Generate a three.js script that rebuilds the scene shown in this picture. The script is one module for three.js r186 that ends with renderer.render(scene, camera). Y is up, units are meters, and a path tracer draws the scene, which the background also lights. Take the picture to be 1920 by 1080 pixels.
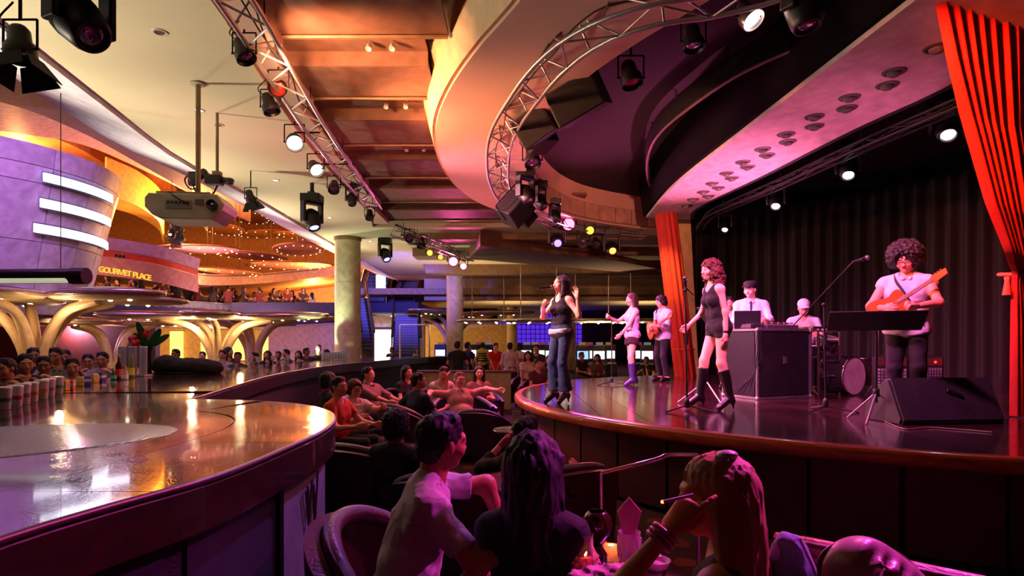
import * as THREE from 'three';
import { mergeGeometries } from 'three/addons/utils/BufferGeometryUtils.js';
import { RoundedBoxGeometry } from 'three/addons/geometries/RoundedBoxGeometry.js';
import { ImprovedNoise } from 'three/addons/math/ImprovedNoise.js';
import { RectAreaLightUniformsLib } from 'three/addons/lights/RectAreaLightUniformsLib.js';
import { FontLoader } from 'three/addons/loaders/FontLoader.js';
import { TextGeometry } from 'three/addons/geometries/TextGeometry.js';

// ---------- camera, light, exposure ----------
const F = 1150, HZ = 640, CY = 1.7;               // focal length in pixels, horizon row, eye height in metres
const scene = new THREE.Scene();
const camera = new THREE.PerspectiveCamera(2 * Math.atan(540 / F) * 180 / Math.PI, 1920 / 1080, 0.05, 300);
camera.position.set(0, CY, 0); camera.lookAt(0, CY, -10);
camera.setViewOffset(1920, 1080, 0, 540 - HZ, 1920, 1080);
const renderer = new THREE.WebGLRenderer();
renderer.toneMapping = THREE.LinearToneMapping;
renderer.toneMappingExposure = 1.0;
renderer.shadowMap.enabled = true;
RectAreaLightUniformsLib.init();
scene.background = new THREE.Color(0x020205);

const V = (x, y, z) => new THREE.Vector3(x, y, z);
const P = (px, py, d) => V((px - 960) / F * d, CY - (py - HZ) / F * d, -d);          // a point seen at a pixel, at a depth
const G = (px, py, y) => P(px, py, (CY - y) * F / (py - HZ));                        // ... on a level plane
function rect(w, h, color, power, pos, target) {
  const l = new THREE.RectAreaLight(color, power, w, h); l.position.copy(pos); l.lookAt(target); scene.add(l); return l;
}
function point(color, power, pos, r = 3) {
  const l = new THREE.PointLight(color, power, 0, 2); l.position.copy(pos); l.castShadow = true; l.shadow.radius = r; scene.add(l); return l;
}
function spot(color, power, pos, target, angle, pen = .5, r = 3) {
  const l = new THREE.SpotLight(color, power, 0, angle, pen, 2); l.position.copy(pos); l.target.position.copy(target); l.castShadow = true; l.shadow.radius = r;
  scene.add(l); scene.add(l.target); return l;
}
// night hall: warm atrium lamps, added ceiling uplights without fixtures, stage washes from the trusses
for (const [x, y, z, p] of [[-17, 7.6, -31, 180], [-10.5, 7.6, -37, 220], [-26, 8, -30, 150], [-19, 8.5, -24, 100], [-12.5, 4.6, -39, 90]]) point(0xffac58, p, V(x, y, z), 12);
for (const [x, z, p] of [[-15, -28.5, 60], [-9.8, -31, 70], [-19.5, -27, 50]]) point(0xffb89a, p, V(x, 4.7, z), 8);
for (const [x, z] of [[-24, -34], [-17.5, -35], [-12, -37], [-8.5, -38]]) point(0xffd490, 50, V(x, 2.1, z), 8);
for (const [x, z, p] of [[-11, -12.4, 3], [-9.3, -12.6, 2.6], [-9.6, -18.4, 5], [-8.2, -18.5, 5], [-13, -17.6, 4]]) point(0xffd0a0, p, V(x, 2.2, z), 2);
rect(6, 3, 0xd890ff, 18, V(-8.5, 9.0, -9), V(-14, 4, -16));                // violet wash on the drum
for (const [z, p] of [[-4.5, 58], [-7.5, 55], [-11, 50], [-15, 52], [-20, 54]]) spot(0xfff4d8, p, V(-7.4, 2.75, z), V(-4.6, 4.9, z + .3), .8, .9, 6);  // added uplights with no lamp there, brightening the cream ceiling
spot(0xe8ffd0, 26, V(-5.9, 1.25, -17.4), V(-4.9, 3.4, -19), .8, .9, 2);
for (const [x, z, p] of [[-2.2, -24, 46], [4, -25, 46], [8, -36, 60], [0, -36, 50]]) spot(0xffdca8, p, V(x, 1.3, z), V(x, 5, z), 1.1, .9, 2);
spot(0x6a58ff, 420, V(-3.6, 4.1, -19.6), V(-6.4, 3.6, -37), .42, .8, 5);
for (const [x, z, p] of [[-20, -25, 30], [-12, -28, 34], [-16, -22, 26]]) point(0xffb4dc, p, V(x, 2.2, z), 4);
// spotlights on the straight truss, thrown across to the stage
spot(0xffa070, 110, V(-2.55, 4.35, -8.3), V(2.4, 3.9, -9.0), 1.0, .9, 8);
spot(0xff98b8, 170, V(-2.7, 4.35, -10.2), V(3.5, 1.9, -10.4), .8, .9, 8);
spot(0xffa878, 80, V(-2.4, 4.4, -6.0), V(-.5, 5.4, -9.5), 1.0, .9, 8);
spot(0xffb4c4, 150, V(-2.7, 4.35, -7.4), V(.7, 2.0, -8.2), .32, .8, 5);
// ring truss
spot(0xff70d8, 230, V(.6, 4.35, -8.2), V(3.2, .9, -9.8), .8, .8, 6);
spot(0xff78d0, 130, V(1.9, 4.35, -5.5), V(4.0, 1.6, -7.6), .7, .8, 6);
spot(0xff5a30, 150, V(2.8, 4.35, -4.6), V(6.2, 3.0, -6.9), .55, .7, 6);
spot(0xff58c8, 260, V(1.0, 4.35, -13.2), V(2.6, .9, -10.6), .75, .8, 6);
spot(0xff6a98, 46, V(2.3, 4.35, -4.9), V(-.2, .6, -2.4), .75, .9, 6);
spot(0xff48e0, 170, V(3.4, 4.35, -3.9), V(1.15, .9, -1.65), .5, .9, 6);
spot(0xff6a84, 120, V(-.2, 4.35, -11.5), V(-1.6, .8, -9.0), .7, .9, 6);
spot(0xb070ff, 60, V(.9, 4.35, -5.6), V(-.9, .8, -3.2), .35, .9, 6);
spot(0xff9a80, 170, V(2.1, 4.2, -5.4), V(2.6, 5.0, -15.6), .3, .8, 5);
spot(0xffdc80, 70, V(2.2, 4.3, -12.2), V(4.5, 2.4, -15.6), .28, .8, 4);


// ---------- helpers ----------
let seed = 7; const rnd = () => { seed = (seed * 1664525 + 1013904223) >>> 0; return seed / 4294967296; };
const rr = (a, b) => a + (b - a) * rnd();
const noise = new ImprovedNoise();
const taken = {};
const numbered = (n) => { const k = taken[n] = (taken[n] ?? -1) + 1; return k ? n + '_' + String(k).padStart(3, '0') : n; };
function uvBox(g) {                                   // uv in metres from the dominant axis of the normal
  const p = g.attributes.position, n = g.attributes.normal, uv = new Float32Array(p.count * 2);
  for (let i = 0; i < p.count; i++) {
    const ax = Math.abs(n.getX(i)), ay = Math.abs(n.getY(i)), az = Math.abs(n.getZ(i));
    if (ay >= ax && ay >= az) { uv[2 * i] = p.getX(i); uv[2 * i + 1] = p.getZ(i); }
    else if (ax >= az) { uv[2 * i] = p.getZ(i); uv[2 * i + 1] = p.getY(i); }
    else { uv[2 * i] = p.getX(i); uv[2 * i + 1] = p.getY(i); }
  }
  g.setAttribute('uv', new THREE.BufferAttribute(uv, 2)); return g;
}
function clean(g) {
  g = g.index ? g.toNonIndexed() : g;
  if (!g.attributes.normal) g.computeVertexNormals();
  for (const k of Object.keys(g.attributes)) if (!['position', 'normal', 'color'].includes(k)) g.deleteAttribute(k);
  return g;
}
function join(gs) { gs = [].concat(gs).map(clean); const g = gs.length > 1 ? mergeGeometries(gs) : gs[0]; return uvBox(g); }
function obj(name, gs, m, parent = scene) {
  const o = new THREE.Mesh(gs.isReady ? gs : join(gs), m); o.name = parent === scene ? numbered(name) : name;
  o.castShadow = o.receiveShadow = true; parent.add(o); return o;
}
const ready = (gs) => { const g = join(gs); g.isReady = true; return g; };
function tag(o, label, category, group) { o.userData.label = label; o.userData.category = category; if (group) o.userData.group = group; return o; }
function thing(name, label, category, p = V(0, 0, 0), turn = 0, group) {
  const o = new THREE.Group(); o.name = numbered(name); scene.add(o); o.position.copy(p); o.rotation.y = turn; return tag(o, label, category, group);
}
function struct(name, gs, m, label) { const o = gs ? obj(name, gs, m) : new THREE.Group(); if (!gs) { o.name = numbered(name); scene.add(o); } o.userData.kind = 'structure'; if (label) o.userData.label = label; return o; }
function copy(src, p, turn, label, group) {
  const c = src.clone(); c.name = numbered(src.name.replace(/_\d{3}$/, '')); c.userData = { ...src.userData }; scene.add(c);
  c.position.copy(p); c.rotation.y = turn; if (label) c.userData.label = label; if (group) c.userData.group = group; return c;
}
const box = (w, h, d, x = 0, y = 0, z = 0, r) => { const g = new THREE.BoxGeometry(w, h, d); if (r) g.applyMatrix4(new THREE.Matrix4().makeRotationFromEuler(new THREE.Euler(...r))); return g.translate(x, y, z); };
const rbox = (w, h, d, rad, x = 0, y = 0, z = 0, r, seg = 2) => { const g = new RoundedBoxGeometry(w, h, d, seg, rad); if (r) g.applyMatrix4(new THREE.Matrix4().makeRotationFromEuler(new THREE.Euler(...r))); return g.translate(x, y, z); };
function rod(a, b, r, r2 = r, n = 8) {                // a bar between two points
  const d = b.clone().sub(a), L = d.length(), g = new THREE.CylinderGeometry(r2, r, L, n);
  g.applyQuaternion(new THREE.Quaternion().setFromUnitVectors(V(0, 1, 0), d.normalize())); return g.translate((a.x + b.x) / 2, (a.y + b.y) / 2, (a.z + b.z) / 2);
}
const tube = (pts, r, n = 8, seg = 0, closed = false) => new THREE.TubeGeometry(new THREE.CatmullRomCurve3(pts, closed), seg || pts.length * 8, r, n, closed);
const lathe = (prof, n = 24) => new THREE.LatheGeometry(prof.map(([r, y]) => new THREE.Vector2(r, y)), n);
const ball = (r, x = 0, y = 0, z = 0, s = [1, 1, 1], n = 14) => new THREE.SphereGeometry(r, n, Math.max(6, n - 4)).scale(...s).translate(x, y, z);
function slab(pts, y0, y1, bevel = 0) {               // plan outline [x, z] raised from y0 to y1
  const s = new THREE.Shape(pts.map(([x, z]) => new THREE.Vector2(x, -z)));
  const g = new THREE.ExtrudeGeometry(s, { depth: y1 - y0 - 2 * bevel, bevelEnabled: bevel > 0, bevelSize: bevel, bevelThickness: bevel, bevelSegments: 2, curveSegments: 12 });
  return g.rotateX(-Math.PI / 2).translate(0, y0 + bevel, 0);
}
const panel = (outline, t, bevel = 0) => { const g = new THREE.ExtrudeGeometry(new THREE.Shape(outline.map(([x, y]) => new THREE.Vector2(x, y))), { depth: t, bevelEnabled: bevel > 0, bevelSize: bevel, bevelThickness: bevel, bevelSegments: 2, curveSegments: 10 }); return g.translate(0, 0, -t / 2); };
const smooth = (pts, n, closed = false) => new THREE.CatmullRomCurve3(pts, closed, 'centripetal').getSpacedPoints(n);
function ribbon(A, B, t = 0) {                        // strip between two point rows; t gives it thickness
  const n = A.length, pos = [], idx = [], rows = t ? 4 : 2;
  const put = (v) => pos.push(v.x, v.y, v.z);
  for (let i = 0; i < n; i++) {
    put(A[i]); put(B[i]);
    if (t) {
      const tan = A[Math.min(i + 1, n - 1)].clone().sub(A[Math.max(i - 1, 0)]), nn = B[i].clone().sub(A[i]).cross(tan).normalize().multiplyScalar(t);
      put(B[i].clone().add(nn)); put(A[i].clone().add(nn));
    }
  }
  for (let i = 0; i < n - 1; i++) for (let k = 0; k < (t ? 4 : 1); k++) {
    const a = i * rows + k, b = i * rows + (k + 1) % rows, c = a + rows, d = b + rows; idx.push(a, b, c, b, d, c);
  }
  if (t) { idx.push(0, 3, 2, 0, 2, 1); const e = (n - 1) * 4; idx.push(e, e + 1, e + 2, e, e + 2, e + 3); }
  const g = new THREE.BufferGeometry(); g.setAttribute('position', new THREE.Float32BufferAttribute(pos, 3)); g.setIndex(idx);
  const h = g.toNonIndexed(); h.computeVertexNormals();
  if (!t) g.computeVertexNormals();
  return t ? creased(h) : g;
}
function creased(g, ang = .6) {                       // smooth normals across shallow edges only
  const p = g.attributes.position, n = p.count / 3, map = new Map(), fn = [];
  for (let f = 0; f < n; f++) {
    const a = V().fromBufferAttribute(p, 3 * f), b = V().fromBufferAttribute(p, 3 * f + 1), c = V().fromBufferAttribute(p, 3 * f + 2);
    fn.push(b.sub(a).cross(c.sub(a)));
    for (let k = 0; k < 3; k++) { const q = 3 * f + k, key = [p.getX(q), p.getY(q), p.getZ(q)].map((v) => Math.round(v * 2e3)).join(); (map.get(key) ?? map.set(key, []).get(key)).push(f); }
  }
  const nor = new Float32Array(p.count * 3), t = V(), u = fn.map((v) => v.clone().normalize());
  for (let q = 0; q < p.count; q++) {
    const f = q / 3 | 0, key = [p.getX(q), p.getY(q), p.getZ(q)].map((v) => Math.round(v * 2e3)).join(); t.set(0, 0, 0);
    for (const o of map.get(key)) if (u[o].dot(u[f]) > Math.cos(ang)) t.add(fn[o]);
    t.normalize(); nor.set([t.x, t.y, t.z], 3 * q);
  }
  g.setAttribute('normal', new THREE.BufferAttribute(nor, 3)); return g;
}
// ---------- materials ----------
function tex(n, size, fn, srgb = true) {              // fn(u, v) -> [r, g, b] 0..1, tiles over size metres
  const d = new Uint8Array(n * n * 4);
  for (let j = 0; j < n; j++) for (let i = 0; i < n; i++) { const c = fn(i / n, j / n), o = (j * n + i) * 4; for (let k = 0; k < 3; k++) d[o + k] = Math.max(0, Math.min(255, c[k] * 255)); d[o + 3] = 255; }
  const t = new THREE.DataTexture(d, n, n); t.wrapS = t.wrapT = THREE.RepeatWrapping; t.magFilter = THREE.LinearFilter; t.minFilter = THREE.LinearMipmapLinearFilter; t.generateMipmaps = true;
  if (srgb) t.colorSpace = THREE.SRGBColorSpace; t.repeat.set(1 / size, 1 / size); t.needsUpdate = true; return t;
}
function tn(u, v, f, o = 4) {                         // tiling noise 0..1
  let s = 0, a = .5, k = f; const T = Math.PI * 2;
  for (let i = 0; i < o; i++) { const r = k / T; s += a * noise.noise(Math.cos(u * T) * r + 9 * i, Math.sin(u * T) * r + Math.cos(v * T) * r * .7 + 3, Math.sin(v * T) * r); a *= .5; k *= 2; }
  return s + .5;
}
const grain = tex(256, 1.3, (u, v) => { const g = .90 + .2 * (tn(u, v, 7, 5) - .5) + .03 * (rnd() - .5); return [g, g, g]; });
const bumpFine = tex(256, .35, (u, v) => { const g = tn(u, v, 26, 4); return [g, g, g]; }, false);
const woodTex = tex(512, 1.2, (u, v) => { const s = tn(u * 1, v * 1, 2.5, 3), g = .72 + .3 * (.5 + .5 * Math.sin((v * 60 + s * 26))) * (.4 + .6 * rnd() * .3 + .3) * .6; return [g, g * .95, g * .9]; });
const weave = tex(128, .06, (u, v) => { const g = .5 + .25 * Math.sin(u * 100.53) + .25 * Math.sin(v * 100.53); return [g, g, g]; }, false);
const cache = {};
function M(color, rough = .7, opt = {}) {
  const key = color + '|' + rough + '|' + Object.keys(opt).map((k) => k + (opt[k]?.uuid ?? opt[k])).join();
  if (cache[key]) return cache[key];
  const { metal, glow, glowPower, ...o } = opt;
  const m = new THREE.MeshPhysicalMaterial({ color, roughness: rough, metalness: metal ?? 0, map: opt.map === undefined ? grain : opt.map, side: THREE.DoubleSide, ...o });
  if (glow !== undefined) { m.emissive = new THREE.Color(glow); m.emissiveIntensity = glowPower ?? 1; }
  return cache[key] = m;
}
const lamp = (c, p) => M(0x111111, .4, { map: null, glow: c, glowPower: p });
const black = M(0x0d0c0e, .45), blackMatt = M(0x0a090b, .85), steel = M(0xb9b4ad, .28, { metal: .9, map: null }), chrome = M(0xdedede, .12, { metal: 1, map: null }), darkSteel = M(0x3b3838, .4, { metal: .8 });
const glass = M(0xffffff, .02, { map: null, transmission: 1, thickness: 0, ior: 1.45 });
const lens = M(0x9aa3b0, .05, { map: null, metal: .9 });
// ---------- the building ----------
const TOP = 4.9, STG = .88, BAR = 1.2;               // lounge ceiling, stage deck, bar top
const xz = (v) => [v.x, v.z];
const at = (L, y) => L.map(([a, b]) => G(a, b, y));
const plaster = tex(256, 3.1, (u, v) => { const g = .95 + .06 * (tn(u, v, 3, 4) - .5) + .02 * (rnd() - .5); return [g, g, g]; });
const cream = M(0xe8d8b0, .75, { map: plaster }), creamDark = M(0xb98a63, .7), soffitM = M(0xdcb49c, .7, { map: plaster });
const carpetTex = tex(256, 2.2, (u, v) => { const a = tn(u, v, 5, 3), b = Math.sin((u + .15 * a) * 25) * Math.sin((v + .15 * a) * 25); const k = b > .45 ? 1 : 0; return [.22 + .22 * k + .06 * rnd(), .07 + .08 * k + .03 * rnd(), .08 + .02 * k + .03 * rnd()]; });
struct('floor', box(70, .3, 62, 0, -.15, -24), M(0xffffff, .9, { map: carpetTex }), 'dark red patterned carpet of the lounge');
// level ceiling between the atrium edge and the coffered bays
const edgeL = [V(-4.3, TOP, 4), V(-4.45, TOP, -1), ...at([[0, 35], [170, 168], [345, 300], [440, 348], [540, 405], [628, 458]], TOP), V(-5.9, TOP, -32)];
const edgeR = [V(-2.4, TOP, 4), V(-2.6, TOP, -1), ...at([[395, 0], [480, 130], [560, 250], [630, 335], [690, 400]], TOP), V(-3.9, TOP, -17.2)];
const eL = smooth(edgeL, 40), eR = smooth(edgeR, 40);
const ceil = struct('ceiling', slab([...eL.map(xz), [12, -32], [12, -17.2], ...[...eR].reverse().map(xz)], TOP, TOP + .35), cream, 'cream plaster ceiling over the bar');
// white fascia on the atrium side of that ceiling
struct('trim_1', ribbon(eL.map((v) => V(v.x - .02, TOP - .0, v.z)), eL.map((v) => V(v.x - 1.15, TOP + .34, v.z)), .06), M(0xe9dde6, .5), 'pale sloping fascia along the ceiling edge');
struct('ceiling_upper', slab([[-4.6, 4], [12, 4], [12, -17.5], [-4.6, -17.5]], 5.75, 5.95), M(0x8a5a42, .85), 'brown structural ceiling above the coffers');
// coffered bays between ceiling and stage ring
const rails = [3.3, 5.0, 6.75, 8.45, 10.45, 12.5, 14.7, 16.9];
const bayM = [M(0x86624c, .7), M(0x7d5a45, .7), M(0x8e6850, .7)];
const rEdge = (z) => { let b = eR[0]; for (const v of eR) if (Math.abs(v.z - z) < Math.abs(b.z - z)) b = v; return b.x; };
for (let i = 0; i < rails.length - 1; i++) {
  const z0 = -rails[i], z1 = -rails[i + 1], L = z0 - z1, xl = rEdge(z1) + .42, xr = i < 1 ? .4 : i < 2 ? -.7 : i < 3 ? -1.02 : i < 5 ? -1.15 : i < 6 ? .1 : 1.8, w = xr - xl, xc = (xl + xr) / 2, zr = z0 - L * .4;
  const c = struct('ceiling_coffer', null, null, 'brown stepped coffer bay in the ceiling');
  obj('recess_panel', box(w, .05, L * .4, xc, 5.24, z0 - L * .2), bayM[(i + 1) % 3], c);
  obj('lower_panel', box(w, .07, L * .56, xc, 5.08, z1 + L * .29), bayM[i % 3], c);
  obj('riser', box(w, .2, .02, xc, 5.14, zr - .02), bayM[i % 3], c);
  for (const k of [0, .045]) obj('rail', rbox(w, .03, .03, .008, xc, 5.03 - k * .3, z1 + .03 + k), M(0xb9986f, .35, { metal: .5 }), c);
  obj('side_block', box(.42 + .12, .5, L * .97, xl - .21 - .06, TOP + .28, (z0 + z1) / 2), soffitM, c);
  if (i > 0) for (const k of [.62, .78]) {
    const t = thing('track_spotlight', 'small white spotlight under brown coffer panel, ' + (k < .7 ? 'left' : 'right') + ' of the pair in ' + ['the first', 'the nearest', 'the second', 'the third', 'the fourth', 'the fifth', 'the sixth', 'the seventh'][i] + ' bay', 'spotlight', V(xl + w * k, 5.215, z0 - L * .24));
    obj('stem', rod(V(0, 0, 0), V(0, -.07, 0), .008), steel, t); obj('can', lathe([[.0, 0], [.03, 0], [.036, -.07], [.032, -.07], [.0, -.05]], 12).rotateX(-.5).translate(0, -.06, 0), M(0xe8e2d8, .4), t);
  }
}
// pink ring soffit over the stage
const SO = 4.75;
const ringO = smooth([V(3.4, SO, 1.5), V(1.2, SO, -2.6), ...at([[970, 0], [900, 80], [850, 150], [822, 210], [817, 250], [828, 300], [856, 345], [900, 378], [970, 402], [1060, 418], [1230, 440]], SO), V(5.4, SO, -18.2)], 70);
const ringI = smooth([V(4.2, SO, -1.0), V(2.6, SO, -4.0), ...at([[1300, 10], [1200, 70], [1100, 140], [1035, 210], [993, 280], [988, 330], [1003, 362], [1035, 388], [1077, 405], [1124, 415], [1173, 422], [1224, 428]], SO), V(5.2, SO, -16.9)], 70);
struct('ceiling_ring', ribbon(ringO, ringI, -.04), soffitM, 'broad curved pink lit soffit ring round the stage');
struct('trim_2', ribbon(ringO.map((v) => V(v.x, SO + .0, v.z)), ringO.map((v, i) => { const n = ringO[Math.min(i + 1, 70)].clone().sub(ringO[Math.max(i - 1, 0)]).normalize(); return V(v.x + n.z * .3, SO + 1.1, v.z - n.x * .3); }), .05), M(0xe2bf8e, .65), 'flared orange outer fascia of the ring soffit');
const PT = SO + .42;
const inner = struct('trim_3', ribbon(ringI.map((v) => V(v.x, SO, v.z)), ringI.map((v) => V(v.x, PT, v.z)), .05), M(0xa88872, .75), 'inner upstand of the ring soffit');
for (let i = 12; i < 69; i += 2) { // facing panels with open joints
  const n = ringI[i + 1].clone().sub(ringI[i]).normalize(), q = (v, y, e) => V(v.x - n.z * .025, y, v.z + n.x * .025).addScaledVector(n, e);
  obj('panel', ribbon([q(ringI[i], SO + .03, .02), q(ringI[i + 1], SO + .03, 0), q(ringI[i + 2], SO + .03, -.02)], [q(ringI[i], PT - .02, .02), q(ringI[i + 1], PT - .02, 0), q(ringI[i + 2], PT - .02, -.02)], -.02), M(0xd2a98e, .7), inner);
}
struct('trim_4', ribbon(ringI.map((v) => V(v.x, PT, v.z)), ringI.map((v, i) => { const n = ringI[Math.min(i + 1, 70)].clone().sub(ringI[Math.max(i - 1, 0)]).normalize(); return V(v.x - n.z * .12, SO + .78, v.z + n.x * .12); }), -.04), soffitM, 'sloping lip above the ring panels');
struct('ceiling_recess', slab([...ringI.map(xz), [12, -17], [12, -1]], SO + .76, SO + .9), M(0x1e0e12, .95), 'dark plum ceiling recess over the stage');
// proscenium header: level strip with paired downlights
const PR = CY + 3.0;
const prA = smooth([V(3.75, PR, -1.5), ...at([[1700, 0], [1560, 110], [1400, 235], [1262, 345]], PR), V(3.2, PR, -14.6)], 40), prB = smooth([V(5.6, PR, -1.5), ...at([[1920, 62], [1780, 150], [1600, 235], [1440, 318], [1300, 390]], PR), V(4.3, PR, -14.8)], 40);
struct('ceiling_proscenium', ribbon(prA, prB, -.06), M(0xdcc4bc, .6), 'pale strip of the proscenium header with downlights');
struct('trim_5', ribbon(prA.map((v) => V(v.x, PR, v.z)), prA.map((v) => V(v.x - .12, PR + .82, v.z)), .08), M(0x080507, .95, { specularIntensity: .2 }), 'black fascia over the proscenium strip');
struct('trim_6', ribbon(prB.map((v) => V(v.x, PR - .06, v.z)), prB.map((v) => V(v.x + .1, PR + 1.0, v.z)), -.08), M(0x120c10, .9), 'dark back fascia of the proscenium');
// curved black track inside the recess
const trk = smooth([...at([[1640, 20], [1500, 70], [1400, 115], [1310, 175], [1240, 235], [1217, 285], [1222, 340], [1246, 372]], SO + .45)], 40);
const tr = thing('curved_track', 'black curved rail hanging under the dark stage recess', 'rail');
obj('rail', ribbon(trk.map((v) => V(v.x, v.y - .12, v.z)), trk.map((v) => V(v.x, v.y + .18, v.z)), .05), blackMatt, tr);
obj('lip', tube(trk.map((v) => V(v.x - .03, v.y - .13, v.z)), .022, 8, 60), M(0x6d5550, .4), tr);
for (let i = 2; i < 40; i += 6) obj('hanger', rod(V(trk[i].x, trk[i].y + .15, trk[i].z), V(trk[i].x, SO + .78, trk[i].z), .012), blackMatt, tr);
// deep hall beyond: lower ceiling, beams, walls
struct('ceiling_far', box(34, .3, 30, 9, TOP - .75, -45), M(0xcdb98d, .8), 'lower far ceiling of the gaming floor');
for (const [z, y, x0, x1, h] of [[-18.6, TOP, -3.2, 8, .2], [-21.5, TOP, -3.4, 9, .28], [-26, TOP, -3.6, 10, .36], [-31.6, TOP, -4.5, 12, 1.1]]) struct('trim_beam', box(x1 - x0, h, z < -30 ? .4 : 1.1, (x0 + x1) / 2, y - h / 2, z), z < -30 ? cream : M(0x9c7b5e, .75), 'brown dropped beam under the far ceiling');
struct('trim_beam', slab([[-.9, -17.6], [3.6, -21], [6.5, -24.5], [6.0, -25.5], [-1.4, -20.5]], TOP - .45, TOP - .02, .02), M(0x7e5a4a, .75), 'wedge shaped dropped soffit behind the ring');
struct('wall_back', box(60, 8, .3, 5, 4, -52), M(0x4a3b33, .9), 'dim back wall of the gaming floor');
struct('wall_right', box(.3, 8, 60, 16, 4, -24), M(0x2a2024, .9), 'dark right wall behind the stage');
struct('wall_near', box(60, 8, .3, 0, 4, 6), M(0x6b5445, .9), 'wall behind the camera');
// columns
function column(px, d, r, top, label, c) {
  const t = struct('column', null, null, label); const x = (px - 960) / F * d;
  obj('shaft', lathe([[r, 0], [r, top - .02]], 40).translate(x, 0, -d), c ?? cream, t);
  obj('base_ring', lathe([[r + .05, 0], [r + .05, .16], [r + .02, .2], [r, .2]], 40).translate(x, 0, -d), M(0x8a7350, .4, { metal: .6 }), t);
  obj('collar', lathe([[r, top - .12], [r + .025, top - .1], [r + .025, top]], 40).translate(x, 0, -d), M(0x9a7a50, .5), t);
  for (const y of [1.9, 3.5]) obj('joint', lathe([[r + .002, y], [r + .004, y + .004], [r + .002, y + .008]], 40).translate(x, 0, -d), creamDark, t);
}
column(652, 18.9, .39, TOP, 'thick cream round column behind the bar', M(0xe9dcb4, .55));
column(853, 27, .37, TOP, 'cream round column beside the pink lights', M(0xd9c199, .55));
column(960, 41, .36, TOP - .85, 'slim far column before the violet screen', M(0xd9c199, .55));
column(1062, 33, .5, TOP - .85, 'broad far column behind the singer', M(0xe2cb8d, .6));
// recessed downlights in the level ceiling
for (const [px, py, on] of [[373, 207, 1], [410, 234, 0], [517, 338, 1], [618, 408, 1], [694, 452, 1], [935, 178, 0], [300, 60, 0]]) {
  const p = G(px, py, py === 178 ? SO : TOP), t = thing('recessed_downlight', 'small round recessed downlight ' + { 373: 'nearest, lit, above the projector', 410: 'unlit, right of the projector pole', 517: 'lit, beyond the projector', 618: 'lit, beside the cream column', 694: 'lit, right of the cream column', 935: 'unlit, in the pink ring soffit', 300: 'unlit, near the top of the cream ceiling' }[px], 'downlight', V(p.x, p.y - .004, p.z));
  obj('trim_ring', lathe([[.05, .003], [.055, -.006], [.075, -.004], [.08, .004]], 24), M(0xd8cdb4, .4), t); obj('diffuser', lathe([[0, .001], [.05, .001]], 24), on ? lamp(0xfff0d0, 6) : M(0x6b5d45, .3), t);
}
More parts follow.
